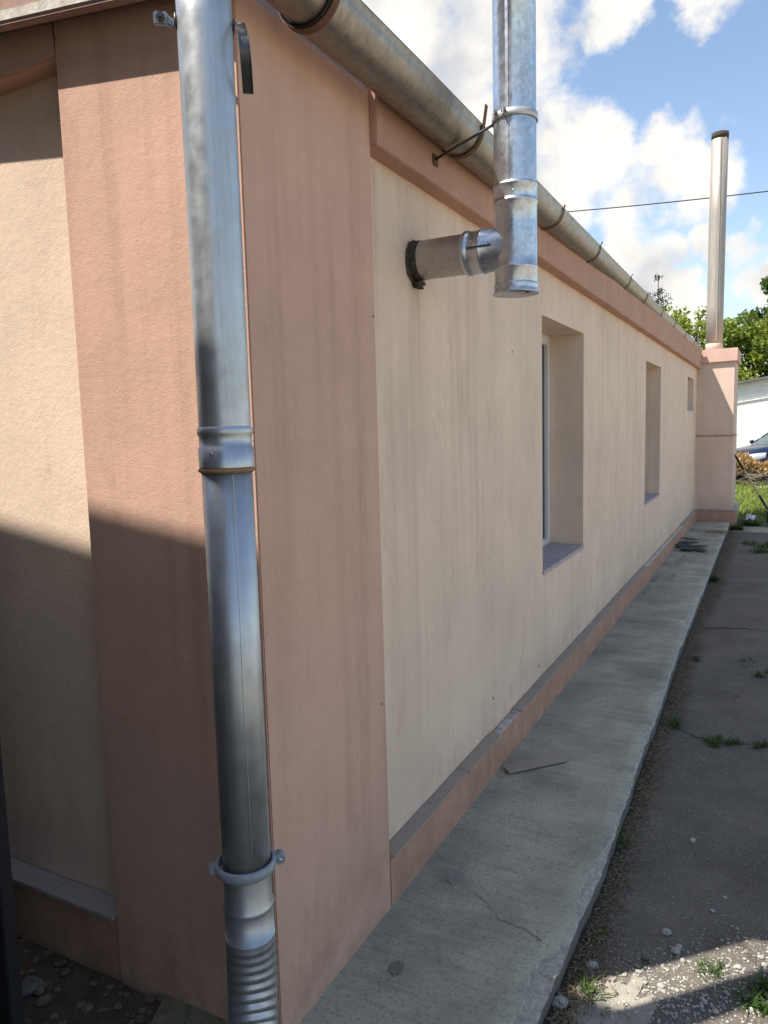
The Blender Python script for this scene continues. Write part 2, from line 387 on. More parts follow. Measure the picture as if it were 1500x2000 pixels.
V = [p for r in for_v for p in r]
for j in range(len(rows) - 1):
    for i in range(ncol - 1):
        pm.f.append((j * ncol + i, j * ncol + i + 1, (j + 1) * ncol + i + 1, (j + 1) * ncol + i))
        pm.m.append(0 if i < NC else (1 if i < NC + 3 else 2)); pm.sm.append(i < NC)
pm.v = V
M_curbface = simple('kerb_face_concrete', (.17, .16, .14), .95, 0, .4, 16, .6)
path = pm.build('path', [M_conc, M_agg, M_curbface], kind='structure')
# pale mortar patches and pockmarks, lying in the path surface
def patch(cx, cy, rx, ry, z, mat, name, seed, thick=.0008):
    q = random.Random(seed); n = 18; pts = []
    for k in range(n):
        a = 2 * math.pi * k / n; r = .75 + .35 * q.random()
        pts.append((cx + rx * r * math.cos(a), cy + ry * r * math.sin(a)))
    mb = MB(); mb.prism(pts, 2, z - .01, z + thick)
    return mb.build(name, mat, path)
for k, (x, y, rx, ry) in enumerate([(.05, 6.35, .035, .22), (.19, 6.56, .03, .17), (.05, 5.75, .03, .16), (.165, 7.5, .035, .42), (.131, .849, .026, .045), (.33, 9.6, .09, .10)]):
    patch(x, y, rx, ry, .003, M_patch, 'mortar_patch', 40 + k)
M_pock = simple('pocked_mortar', (.27, .25, .2), .95, 0, .5, 70, .8)
patch(.142, .37, .022, .028, .003, M_pock, 'mortar_patch', 51, .0012)
# hairline crack crossing the slab
def crack(pts, wdt, z=.0045):
    mb = MB()
    P = []
    for (a, b) in zip(pts, pts[1:]):
        for k in range(8):
            t = k / 8; P.append((lerp(a[0], b[0], t) + random.uniform(-.004, .004), lerp(a[1], b[1], t) + random.uniform(-.004, .004)))
    v = []; 
    for i, p in enumerate(P):
        ww = wdt * random.uniform(.3, 1); v += [(p[0], p[1] - ww, z), (p[0], p[1] + ww, z)]
    mb.add(v, [(2 * i, 2 * i + 2, 2 * i + 3, 2 * i + 1) for i in range(len(P) - 1)])
    return mb.build('crack', M_soot, path)
crack([(.18, .81), (.27, .77), (.34, .70), (.42, .69), (.50, .66)], .0016)
crack([(.40, 4.3), (.44, 4.5), (.43, 4.75), (.50, 5.0)], .006)
crack([(.46, 2.95), (.50, 3.05), (.55, 3.12)], .003)

# ------------------------------------------------------------------ main building
bld = thing('building', (0, 5.5, 0), 'long low pink and cream rendered building with corner pilaster and recessed windows', 'building')
CX = -.04
ops = [(2.56, 3.535, .752, 2.15), (6.16, 7.21, .775, 2.162), (9.99, 10.84, 1.74, 2.21)]
def wall_cells(ops, y0, y1, z0, z1, x, depth):
    ysb = sorted({y0, y1, *[o[0] for o in ops], *[o[1] for o in ops]}); zsb = sorted({z0, z1, *[o[2] for o in ops], *[o[3] for o in ops]})
    mb = MB()
    for a, b in zip(ysb, ysb[1:]):
        for c, d in zip(zsb, zsb[1:]):
            if any(o[0] <= a and b <= o[1] and o[2] <= c and d <= o[3] for o in ops): continue
            mb.add([(x, a, c), (x, b, c), (x, b, d), (x, a, d)], [(0, 1, 2, 3)])
    for (a, b, c, d) in ops:
        xb = x - depth
        mb.add([(x, a, c), (x, a, d), (xb, a, d), (xb, a, c)], [(0, 1, 2, 3)])
        mb.add([(x, b, c), (x, b, d), (xb, b, d), (xb, b, c)], [(3, 2, 1, 0)])
        mb.add([(x, a, d), (x, b, d), (xb, b, d), (xb, a, d)], [(0, 1, 2, 3)])
        mb.add([(x, a, c), (x, b, c), (xb, b, c), (xb, a, c)], [(3, 2, 1, 0)])
    return mb
wm = wall_cells(ops, .40, 11.6, -.1, 2.62, CX, .32)
wm.build('long_wall', M_cream, bld)
# gable wall, recessed panel
GY = .066
gmb = MB(); gmb.add([(-6.4, GY, -.1), (-.3, GY, -.1), (-.3, GY, 2.58), (-3.2, GY, 2.93), (-6.4, GY, 2.6)], [(0, 1, 2, 3, 4)])
gmb.build('gable_wall', M_cream, bld)
def zb(x): return 2.518 - .125 * x       # underside of the rake
# corner pilaster, one block wrapping the corner
pil = MB()
pil.prism([(-.578, -.1), (0, -.1), (0, 2.545), (-.578, zb(-.578) + .03)], 1, 0, .612)
pil.build('corner_pilaster', M_pink, bld, bevel=.003)
pl = MB(); pl.box(-.2, 0, .613, 11.4, -.1, .168); pl.build('long_plinth', M_plinth, bld, bevel=.004)
pl = MB(); pl.box(-6.4, -.579, 0.004, .2, -.1, .168); pl.build('gable_plinth', M_plinth, bld, bevel=.004)
fb = MB()
def ftop(y): return min(1, max(0, (y - .7) / 6.3)) ** .7
v = []
ysf = [.612 + (11.32 - .612) * k / 60 for k in range(61)]
for y in ysf:
    wv = .003 * fbm(y * 1.3, 0, 3, 3); zz = .004 * fbm(y * 2.1, 5, 3, 4)
    v += [(-.06, y, 2.392 + zz), (.022 + wv, y, 2.392 + zz), (.022 + wv, y, 2.56 + .085 * ftop(y)), (-.06, y, 2.56 + .085 * ftop(y))]
fs = [(0, 3, 2, 1), (240, 241, 242, 243)]
for j in range(60):
    for k in range(4): fs.append((j * 4 + k, j * 4 + (k + 1) % 4, (j + 1) * 4 + (k + 1) % 4, (j + 1) * 4 + k))
fb.add(v, fs); fb.build('fascia_beam', M_beam, bld, bevel=.003)
gb = MB(); gb.prism([(-6.4, 2.53), (-.579, 2.53), (-.579, zb(-.579) + .03), (-3.2, zb(-3.2) + .03), (-6.4, zb(-.2))], 1, .002, .2)
gb.build('gable_beam', M_pink, bld, bevel=.004)
# roof slab, barge board, peeling strip
rf = MB(); rf.prism([(-.03, zb(-.03) + .022), (-.03, zb(-.03) + .10), (-3.2, zb(-3.2) + .12), (-6.6, zb(.2) + .10), (-6.6, zb(.2) + .022), (-3.2, zb(-3.2) + .022)], 1, -.04, 11.34)
rf.v = [(x, y, z + .12 * max(0, y) / 11.3) for x, y, z in rf.v]
roof = rf.build('roof', [M_roof], bld)
bb = MB(); bb.prism([(.03, zb(.03)), (.03, zb(.03) + .12), (-3.2, zb(-3.2) + .12), (-3.2, zb(-3.2))], 1, -.066, -.041)
bb.build('barge_board', M_barge, bld, bevel=.002)
ws = MB()
v = []; n = 60
for k in range(n + 1):
    x = lerp(-.18, -3.1, k / n); jag = .006 * fbm(x * 11, 0, 8, 4)
    v += [(x, -.0665, zb(x) + .010), (x, -.0665, zb(x) + .036 + jag), (x, -.0695, zb(x) + .011), (x, -.0695, zb(x) + .034 + jag)]
fs = []
for k in range(n):
    a = 4 * k; b = a + 4; fs += [(a + 2, a + 3, b + 3, b + 2), (a, a + 2, b + 2, b), (a + 3, a + 1, b + 1, b + 3)]
ws.add(v, fs); ws.build('paint_strip', M_trimwhite, bld)
# crack between gable beam and pilaster
ck = MB(); P = [(-.575, 2.70), (-.5755, 2.665), (-.5725, 2.62), (-.578, 2.60), (-.574, 2.575), (-.5765, 2.545)]
v = []
for i, (x, z) in enumerate(P): ww = [.0006, .001, .0022, .0025, .0022, .0008][i]; v += [(x - ww, -.0015, z), (x + ww, -.0015, z)]
ck.add(v, [(2 * i, 2 * i + 1, 2 * i + 3, 2 * i + 2) for i in range(len(P) - 1)]); ck.build('plaster_crack', M_soot, bld)
# windows
for (a, b, c, d) in ops:
    xf = -.262; fw = .06
    fr = MB()
    fr.box(xf - .05, xf, a, a + fw, c, d); fr.box(xf - .05, xf, b - fw, b, c, d)
    fr.box(xf - .05, xf, a + fw, b - fw, c, c + fw); fr.box(xf - .05, xf, a + fw, b - fw, d - fw, d)
    if b - a > .9: fr.box(xf - .052, xf + .004, (a + b) / 2 - .035, (a + b) / 2 + .035, c + fw, d - fw)
    f = fr.build('window_frame', M_pvc, bld, bevel=.004)
    ps = [(a + fw, (a + b) / 2 - .035), ((a + b) / 2 + .035, b - fw)] if b - a > .9 else [(a + fw, b - fw)]
    for (p, q) in ps:
        pn = MB(); pn.box(xf - .032, xf - .022, p, q, c + fw, d - fw); pn.build('pane', M_glass, f)
    # rough mortar sill with a crumbled front edge
    sl = MB(); NI, NJ = 10, 40; vv = []
    for j in range(NJ + 1):
        y = lerp(a + .002, b - .002, j / NJ); fe = CX + .004 + .008 * fbm(y * 16, c, 3, 4)
        for i in range(NI + 1):
            x = lerp(-.263, fe, i / NI); vv.append((x, y, c + .022 - .010 * i / NI + .003 * fbm(x * 14, y * 14, 3, 3)))
        vv.append((fe + .001, y, c - .012 + .010 * fbm(y * 22, 4, 1, 4)))
    k = NI + 2
    sl.add(vv, [(j * k + i, j * k + i + 1, (j + 1) * k + i + 1, (j + 1) * k + i) for j in range(NJ) for i in range(NI + 1)])
    sl.build('sill', M_sill, bld)
# ledge tiles: each one its own piece
tile_cuts = [.614, .971, 1.281, 1.673, None, 1.995, 2.338, 2.696, 3.0, 3.371, 3.86, 4.348, 4.70, 5.05, 5.40, 5.75, 6.03, None, 9.2, 9.56, 9.92, 10.28, 10.64, 11.0, 11.32]
for a, b in zip(tile_cuts, tile_cuts[1:]):
    if a is None or b is None: continue
    mb = MB(); e = .013 + random.uniform(-.002, .003); dz = random.uniform(-.001, .0015)
    mb.box(CX + .002, e, a + .0012, b - .0012, .169, .1805 + dz); mb.build('ledge_tile', M_tile, bld, bevel=.0015)
for a, b in ((-2.62, -2.27), (-2.27, -1.92), (-1.92, -1.57), (-1.57, -1.22), (-1.22, -.85), (-.85, -.581)):
    mb = MB(); mb.box(a + .001, b - .001, -.014, GY - .002, .169, .181); mb.build('ledge_tile', M_tile_dark, bld, bevel=.0015)
# bare mortar where tiles are gone
def rubble(mb, x, y, z, sx, sy, sz, seed):
    q = random.Random(seed)
    v = []
    for k in (0, 1):
        for (i, j) in ((-1, -1), (1, -1), (1, 1), (-1, 1)):
            s = .8 if k else 1
            v.append((x + i * sx * s * q.uniform(.75, 1.1), y + j * sy * s * q.uniform(.75, 1.1), z + k * sz * q.uniform(.7, 1.2)))
    mb.add(v, [(3, 2, 1, 0), (4, 5, 6, 7), (0, 1, 5, 4), (1, 2, 6, 5), (2, 3, 7, 6), (3, 0, 4, 7)])
k = 0; y = 1.69
while y < 1.98:
    mb = MB(); L = random.uniform(.05, .08); rubble(mb, -.016, y + L / 2, .166, .021, L / 2 * .96, .008, 200 + k); mb.build('mortar_chunk', M_mortar if y < 1.84 else M_sill, bld); y += L; k += 1
y = 6.06
while y < 9.18:
    mb = MB(); L = random.uniform(.14, .3); rubble(mb, -.014, y + L / 2, .166, .02, L / 2 * .95, .009, 300 + k); mb.build('mortar_chunk', M_mortar, bld); y += L; k += 1
# sooty ragged hole round the flue
FX, FY, FZ = .32, .985, 2.135; FR = .068
hs = MB(); v = []; fs = []; n = 40
for i in range(n):
    a = 2 * math.pi * i / n
    r1 = FR * (1.02); r2 = FR * (1.12 + .10 * fbm(math.cos(a) * 3, math.sin(a) * 3, 2, 4) + (.12 if abs(a - 4.5) < .25 else 0))
    v += [(CX + .010, FY + r1 * math.cos(a), FZ - .005 + r1 * math.sin(a)), (CX + .0025, FY + r2 * math.cos(a), FZ - .005 + r2 * math.sin(a))]
hs.add(v, [(2 * i, 2 * i + 1, (2 * i + 3) % (2 * n), (2 * i + 2) % (2 * n)) for i in range(n)]); hs.build('sooty_flue_collar', M_soot, bld)
lump = MB()
for i in range(7): rubble(lump, CX + .012 + random.uniform(0, .012), FY + .0 + random.uniform(-.03, .02), FZ - FR - .016 + random.uniform(-.01, .006), .01, .012, .012, 70 + i)
lump.build('crumbled_mortar', M_soot, bld)

HOLES = [(CX, 1.697, .982, .004), (CX, 1.73, .322, .005), (CX, 2.472, .254, .008), (CX, 2.049, 1.915, .005), (CX, 4.217, .927, .006), (CX, 3.647, 1.452, .006), (0, .583, .703, .003), (0, .60, 1.9, .003), (CX, 3.0, .40, .004)]
for (x, y, z, r) in HOLES:
    mb = MB(); n = 9; mb.add([(x + .0018, y + r * math.cos(6.283 * k / n) * random.uniform(.6, 1.2), z + 1.4 * r * math.sin(6.283 * k / n) * random.uniform(.6, 1.2)) for k in range(n)], [tuple(range(n))]); mb.build('nail_hole', M_soot, bld)
# ------------------------------------------------------------------ gutter
gut = thing('gutter', (.08, 5, 2.6), 'weathered galvanised half-round gutter along the eaves of the pink building', 'gutter')
GR = .077
GT = [(-1, 0), (.7, 0), (1.6, .22), (2.8, .45), (4.2, .76), (7, 1), (12, 1)]
def gt(y):
    for (a, ta), (b, tb) in zip(GT, GT[1:]):
        if y <= b: return lerp(ta, tb, (y - a) / (b - a))
def gc(y): t = gt(y); return (lerp(.101, -.036, t), lerp(2.562, 2.689, t))       # the run leans out and sags towards the corner
def half_round(y0, y1, r, n=60, thick=.0025, lip=True):
    mb = MB(); A = 16; v = []
    for j in range(n + 1):
        y = lerp(y0, y1, j / n); cx, cz = gc(y); cz += .0015 * fbm(y * 2, 1, 1, 2)
        ring = [(cx + r * math.cos(math.pi + math.pi * k / A), cz + r * math.sin(math.pi + math.pi * k / A)) for k in range(A + 1)]
        ring += [(cx + r + .004, cz + .004), (cx + r + .004, cz + .010), (cx + r - .003, cz + .010)]
        ring += [(cx + (r - thick) * math.cos(-math.pi * k / A), cz + .002 + (r - thick) * math.sin(-math.pi * k / A)) for k in range(A + 1)]
        v += [(x, y, z) for x, z in ring]
    K = len(v) // (n + 1)
    fs = [(j * K + k, j * K + (k + 1) % K, (j + 1) * K + (k + 1) % K, (j + 1) * K + k) for j in range(n) for k in range(K)]
    mb.add(v, fs, 0, True); return mb
half_round(.13, 11.25, GR).build('channel', M_gutter, gut)
half_round(-.10, .15, GR - .006, 6).build('outlet_channel', M_gutter, gut)
def gcap(y, name, r):
    mb = MB(); cx, cz = gc(y); A = 16
    ring = [(cx + r * math.cos(math.pi + math.pi * k / A), cz + r * math.sin(math.pi + math.pi * k / A)) for k in range(A + 1)]
    mb.prism(ring, 1, y, y + .004); return mb.build(name, M_gutter, gut)
gcap(-.104, 'end_cap', GR - .005); gcap(11.25, 'end_cap', GR)
def strap(y, tail, wid=.022, mat=None, r=GR + .0035):
    mb = MB(); cx, cz = gc(y); A = 18; v = []
    prof = [(cx + (r + dr) * math.cos(math.pi + math.pi * k / A), cz + (r + dr) * math.sin(math.pi + math.pi * k / A), dr) for dr in (0, .003) for k in range(A + 1)]
    pts = [(cx + r * math.cos(math.pi + math.pi * k / A), cz + r * math.sin(math.pi + math.pi * k / A)) for k in range(A + 1)]
    out = [(cx + (r + .003) * math.cos(math.pi + math.pi * k / A), cz + (r + .003) * math.sin(math.pi + math.pi * k / A)) for k in range(A + 1)]
    if tail: pts += [(cx + r + .004, cz + .02), (cx + r + .012, cz + tail)]; out += [(cx + r + .007, cz + .02), (cx + r + .015, cz + tail)]
    n = len(pts)
    for (p, q) in zip(pts, out): v += [(p[0], y, p[1]), (q[0], y, q[1]), (q[0], y + wid, q[1]), (p[0], y + wid, p[1])]
    fs = [(0, 1, 2, 3), tuple((n - 1) * 4 + i for i in (3, 2, 1, 0))]
    for i in range(n - 1):
        for k in range(4): fs.append((i * 4 + k, i * 4 + (k + 1) % 4, (i + 1) * 4 + (k + 1) % 4, (i + 1) * 4 + k))
    mb.add(v, fs); return mb.build('bracket', mat or M_rust, gut)
strap(.135, 0, .022, M_rust)
for y, tl in ((1.10, .07), (2.33, .014), (3.33, .03), (4.6, .03), (5.5, .012), (6.6, .012), (7.7, .012), (8.8, .01), (9.9, .01), (10.8, .01)): strap(y, tl, .016 if y > 1.3 else .022)

# ------------------------------------------------------------------ downspout at the corner
PX, PY, PR = .0615, -.176, .0535
dsp = thing('downspout', (PX, PY, 0), 'tall galvanised rain downspout with a rusty joint in front of the building corner', 'downspout')
mb = MB(); mb.tube([(PX, PY, 1.497), (PX, PY, 1.56), (PX, PY, 2.0), (PX, PY, 2.36), (PX, PY, 2.52)], PR, 48); mb.build('upper_pipe', M_galv, dsp)
zp = [(1.47, PR + .001), (1.493, PR + .0015), (1.497, PR + .0015), (1.535, PR + .003), (1.5352, PR + .0045), (1.5353, PR + .0015), (1.562, PR + .001), (1.566, PR + .004), (1.572, PR + .0045), (1.578, PR + .003), (1.581, PR + .0002)]
zp = [(1.492, PR + .0032), (1.533, PR + .0036), (1.5335, PR + .0012), (1.556, PR + .001), (1.560, PR + .0034), (1.566, PR + .0044), (1.572, PR + .0034), (1.576, PR + .0002)]
mb = MB(); mb.tube([(PX, PY, z) for z, r in zp], [r for z, r in zp], 48, caps=False); mb.build('joint_sleeve', M_galv, dsp)
M_rustbead = simple('rusted_bead', (.40, .27, .13), .7, .1, .6, 70, .3, c2=(.20, .10, .035))
mb = MB(); zr = [(1.481 + .011 * k / 8, PR + .0005 + .0055 * math.sin(math.pi * k / 8)) for k in range(9)]
mb.tube([(PX, PY, z) for z, r in zr], [r for z, r in zr], 48, caps=False); mb.build('rusty_bead', M_rustbead, dsp)
mb = MB(); mb.tube([(PX, PY, .60), (PX, PY, 1.0), (PX, PY, 1.484)], PR - .0008, 48); mb.build('lower_pipe', M_galv, dsp)
def rivet(parent, p, nrm, r=.0035):
    mb = MB(); n = Vector(nrm).normalized(); p = Vector(p)
    mb.tube([p - n * .001, p + n * .001, p + n * .0022, p + n * .0027], [r, r, r * .7, r * .15], 10); return mb.build('rivet', M_zinc, parent)
def on_pipe(cx, cy, ang, r): return (cx + r * math.cos(ang), cy + r * math.sin(ang))
va = math.atan2(-1.389 - PY, 1.075 - PX)          # towards the viewer
for da, z in ((-.55, 1.523), (1.25, 1.520)):
    x, y = on_pipe(PX, PY, va + da, PR + .003); rivet(dsp, (x, y, z), (math.cos(va + da), math.sin(va + da), 0))
for z0_, z1_, da in ((1.58, 2.5, .12), (.63, 1.478, .2)):
    x, y = on_pipe(PX, PY, va + da, PR); sd_ = Vector((-math.sin(va + da), math.cos(va + da), 0)); fw_ = Vector((math.cos(va + da), math.sin(va + da), 0)); mb = MB(); vv = []
    for k in range(31):
        z = lerp(z0_, z1_, k / 30); q_ = Vector((x, y, z)) + sd_ * (.0012 * fbm(z * 7, da, 2, 3))
        vv += [q_ - sd_ * .0007 - fw_ * .001, q_ - sd_ * .0004 + fw_ * .0006, q_ + sd_ * .0004 + fw_ * .0006, q_ + sd_ * .0007 - fw_ * .001]
    mb.add(vv, [(4 * k + i, 4 * k + i + 1, 4 * k + i + 5, 4 * k + i + 4) for k in range(30) for i in range(3)]); mb.build('seam', M_galv, dsp)
# lower clamp ring, loose round the pipe, hinge lugs left and right
clamp_z = .612
def ring(mb, cx, cy, z, r, prof, a0, a1, n=44, tilt=(0, 0)):
    v = []; K = len(prof)
    for i in range(n + 1):
        a = lerp(a0, a1, i / n); c, s = math.cos(a), math.sin(a)
        for (dr, dz) in prof:
            x, y = cx + (r + dr) * c, cy + (r + dr) * s
            v.append((x, y, z + dz + tilt[0] * (x - cx) + tilt[1] * (y - cy)))
    fs = [(i * K + k, i * K + (k + 1) % K, (i + 1) * K + (k + 1) % K, (i + 1) * K + k) for i in range(n) for k in range(K)]
    if abs(a1 - a0) < 6.2: fs += [tuple(range(K)), tuple(n * K + k for k in range(K - 1, -1, -1))]
    mb.add(v, fs, 0, True)
prof = [(.0, -.011), (.004, -.0125), (.0085, -.008), (.010, 0), (.0085, .008), (.004, .0125), (0, .011), (.0025, 0)]
mb = MB(); ring(mb, PX, PY - .004, clamp_z, PR + .0045, prof, 0, 2 * math.pi, 60)
rg = mb.build('clamp_ring', M_greyclamp, dsp)
mb = MB()
side = Vector((-math.sin(va), math.cos(va), 0)); fwd = Vector((math.cos(va), math.sin(va), 0)); upv_ = Vector((0, 0, 1))
c0 = Vector((PX, PY - .004, clamp_z))
def lug(sgn):
    mb = MB(); c = c0 + side * sgn * (PR + .022) - fwd * .006
    mb.tube([c + fwd * .010, c - fwd * .001], .0125, 16, smooth=False)
    mb.tube([c - fwd * .003, c - fwd * .014], .012, 16, smooth=False)
    mb.obox(c - side * sgn * .008 + fwd * .0045, side, fwd, upv_, .010, .0052, .0105); mb.obox(c - side * sgn * .008 - fwd * .0085, side, fwd, upv_, .010, .005, .010)
    l = mb.build('clamp_lug', M_greyclamp, dsp)
    b = MB(); b.tube([c + fwd * .009, c + fwd * .0125, c + fwd * .014], [.005, .005, .0015], 8); b.build('bolt', M_zinc, l)
lug(1)
mb = MB(); c = c0 - side * (PR + .014) - fwd * .004
mb.obox(c, side, fwd, upv_, .012, .012, .008); mb.obox(c - side * .004 + fwd * .013, side, fwd, upv_, .007, .003, .010)
mb.build('clamp_hinge', M_greyclamp, dsp, bevel=.002)
mb = MB(); mb.tube([c0 - fwd * .06, c0 - fwd * .16], .005, 10); mb.build('wall_screw', M_greyclamp, dsp)
# swaged end and segmented elbow
zl = [(.505, PR - .001), (.512, PR + .002), (.517, PR + .0035), (.522, PR + .002), (.527, PR - .001), (.602, PR - .001)]
mb = MB(); mb.tube([(PX, PY, z) for z, r in zl], [r for z, r in zl], 48, caps=False); mb.build('pipe_end', M_galv, dsp)
mb = MB(); P = [Vector((PX, PY, .51))]; rr = [PR + .0006]; 
P.append(Vector((PX, PY, .445))); rr.append(PR + .0015)
d = Vector((0, 0, -1)); p = P[-1].copy(); ang = 0
for k in range(11):
    for dr, st_ in ((.0022, .0010), (.0012, .0014), (.0006, .010), (.0012, .0106)):
        P.append(p.copy()); rr.append(PR + dr); p = p + d * st_
    ang += R_(5.0); d = Vector((.6 * math.sin(ang), -.8 * math.sin(ang), -math.cos(ang))).normalized()
P.append(p + d * .05); rr.append(PR)
mb.tube(P, rr, 48, caps=False, up=(1, 0, 0)); mb.build('segmented_elbow', M_galv, dsp)
# upper clamp, undone: rear half behind the pipe, front half hanging open at the right
uc = thing('pipe_clamp', (PX, PY, 2.36), 'open dark steel pipe clamp dangling beside the top of the downspout', 'clamp')
mb = MB(); prof = [(.0015, -.011), (.0045, -.011), (.0045, .011), (.0015, .011)]
ring(mb, PX, PY, 2.362, PR, prof, va + 1.45, va + 2 * math.pi - 1.35, 30); mb.build('rear_half', M_darksteel, uc)
mb = MB(); hc = Vector((PX, PY, 2.362)) + side * (PR + .013) - fwd * .002
# hanging half-ring: an arc in the vertical plane facing the viewer, edge-on
v = []; n = 24; rad = PR + .004
for i in range(n + 1):
    a = lerp(0, 2.15, i / n)
    q = hc + side * (.010 * math.sin(a)) + upv_ * (.012 - rad * 1.25 * (1 - math.cos(a)) * .8 - .012 * i / n) + fwd * (rad * math.sin(a) * .85)
    q = hc + upv_ * (.008 - .132 * i / n) + fwd * (.052 * math.sin(math.pi * i / n)) + side * (.012 * (i / n))
    hw = .0105
    v += [q - side * hw, q + side * hw, q + side * hw + fwd * .006, q + side * (hw - .0022) + fwd * .006, q + side * (hw - .0022) + fwd * .0022, q - side * (hw - .0022) + fwd * .0022, q - side * (hw - .0022) + fwd * .006, q - side * hw + fwd * .006]
K = 8
fs = [(i * K + k, i * K + (k + 1) % K, (i + 1) * K + (k + 1) % K, (i + 1) * K + k) for i in range(n) for k in range(K)] + [tuple(range(K)), tuple(n * K + k for k in range(K - 1, -1, -1))]
mb.add(v, fs); fh = mb.build('hanging_half', M_darksteel, uc)
mb = MB(); mb.tube([hc + fwd * .0 + upv_ * .001, hc + fwd * .009 + upv_ * .001], .0045, 10); mb.build('hinge_pin', M_zinc, fh)
mb = MB(); lc = Vector((PX, PY, 2.372)) - side * (PR + .030) - fwd * .012
mb.obox(lc, side, fwd, upv_, .014, .004, .013); mb.obox(lc + side * .018 - fwd * .004 - upv_ * .004, (side - upv_ * .6).normalized(), fwd, upv_, .016, .005, .010); lg = mb.build('lug', M_greyclamp, uc, bevel=.003)
mb = MB(); mb.tube([lc + fwd * .003, lc + fwd * .011, lc + fwd * .0112, lc + fwd * .018], [.009, .009, .005, .005], 6, smooth=False); mb.build('bolt', M_darksteel, lg)
mb = MB(); q = Vector((PX, PY, 2.362)) - fwd * (PR); mb.tube([q, Vector((-.06, .02, 2.362))], .005, 8); mb.build('wall_screw', M_greyclamp, uc)

# ------------------------------------------------------------------ boiler flue through the wall
fl = thing('flue_pipe', (FX, FY, 1.99), 'shiny galvanised tee flue coming out of the cream wall and rising past the gutter', 'flue pipe')
def prof_tube(c, prof, seg=48): 
    mb = MB(); mb.tube([(c[0], c[1], z) for z, r in prof], [r for z, r in prof], seg, caps=False); return mb
def bead(z, r, h=.006, w_=.010): return [(z - w_ / 2, r), (z - w_ / 4, r + h * .7), (z, r + h), (z + w_ / 4, r + h * .7), (z + w_ / 2, r)]
pf = [(2.004, FR), *bead(2.066, FR, .003, .012), (2.10, FR), (2.20, FR), *bead(2.268, FR, .0035, .014), (2.28, FR + .0008), *bead(2.318, FR, .0035, .012), (2.326, FR)]
prof_tube((FX, FY), pf).build('tee_body', M_flue, fl)
pf = [(2.322, FR - .001), (2.5, FR - .001), (3.1, FR - .001), (3.102, FR + .001), (4.1, FR + .001)]
prof_tube((FX, FY), pf).build('riser', M_flue, fl)
mb = MB(); mb.tube([(FX, FY, 4.18), (FX, FY, 4.2), (FX, FY, 4.3)], [.14, .14, .01], 32); mb.build('rain_cap', M_flue, fl)
for k in range(3):
    a = 2.1 * k; mb = MB(); mb.tube([(FX + FR * math.cos(a), FY + FR * math.sin(a), 4.02), (FX + .085 * math.cos(a), FY + .085 * math.sin(a), 4.2)], .004, 6); mb.build('cap_stay', M_flue, fl)
# bottom lid with a flared rim
mb = MB(); pf = [(1.990, .002), (1.989, FR - .004), (1.989, FR + .0005), (1.987, FR + .006), (1.990, FR + .0065), (1.994, FR + .002), (2.006, FR + .0018), (2.014, FR + .004), (2.018, FR + .0018), (2.019, FR)]
mb.tube([(FX, FY, z) for z, r in pf], [r for z, r in pf], 48, caps=True); lid = mb.build('bottom_lid', M_flue, fl)
mb = MB(); mb.tube([(FX + .045, FY - .02, 1.9885), (FX + .045, FY - .02, 1.985)], .006, 8); mb.build('drain_hole', M_soot, lid)
# horizontal branch
def htube(prof, seg=44):
    mb = MB(); mb.tube([(x, FY, FZ + (x - FX) * .0) for x, r in prof], [r for x, r in prof], seg, caps=False, up=(0, 0, 1)); return mb
htube([(-.12, FR - .003), (.03, FR - .003), (.155, FR - .003)]).build('wall_branch', metal('stained_flue', (.50, .48, .45), .34, .5, .12, .3, dirt=(.16, .12, .09), dirt_amt=.85).mat, fl)
htube([(.150, FR - .001), (.154, FR + .004), (.160, FR + .0045), (.166, FR + .0035), (.172, FR + .001), (.174, FR), (.205, FR), (.209, FR + .003), (.214, FR + .0035), (.219, FR + .002), (.222, FR), (FX - .01, FR - .0015)]).build('branch_sleeve', M_flue, fl)
mb = MB(); pr_ = [(-.05, FR - .0018)] + [(-.012 + .004 * fbm(k, 0, 1, 2) + .003 * k, FR - .0018 - .0003 * k) for k in range(3)]
mb.tube([(x, FY, FZ) for x, r in pr_], [r for x, r in pr_], 40, caps=False, up=(0, 0, 1)); mb.build('sooty_end', M_soot, fl)
# seam strip along the branch and its rivets
va2 = math.atan2(-1.389 - FY, 1.075 - FX)
mb = MB(); a = -.18
def bp(x, ang, r): return Vector((x, FY - r * math.cos(ang), FZ + r * math.sin(ang)))
v = []
for x in (.176, .20, .23, .262):
    for an in (-.02, .06): v.append(bp(x, an, FR + .0046))
mb.add(v, [(0, 1, 3, 2), (2, 3, 5, 4), (4, 5, 7, 6)]); mb.build('seam_strip', M_darksteel, fl)
for x, an in ((.19, .30), (.252, .17), (.252, -.10)):
    p = bp(x, an, FR + .001); rivet(fl, p, p - Vector((x, FY, FZ)), .003)
x, y = on_pipe(FX, FY, va2 - .1, FR + .0005); rivet(fl, (x, y, 2.292), (math.cos(va2), math.sin(va2), 0), .003)
# vertical lock seam of the riser
x, y = on_pipe(FX, FY, va2 - .35, FR - .0005)
sd2 = Vector((-math.sin(va2 - .35), math.cos(va2 - .35), 0)); fw2 = Vector((math.cos(va2 - .35), math.sin(va2 - .35), 0))
mb = MB(); mb.obox(Vector((x, y, 3.21)), sd2, fw2, Vector((0, 0, 1)), .0045, .0012, .885); mb.build('lock_seam', M_flue, fl)
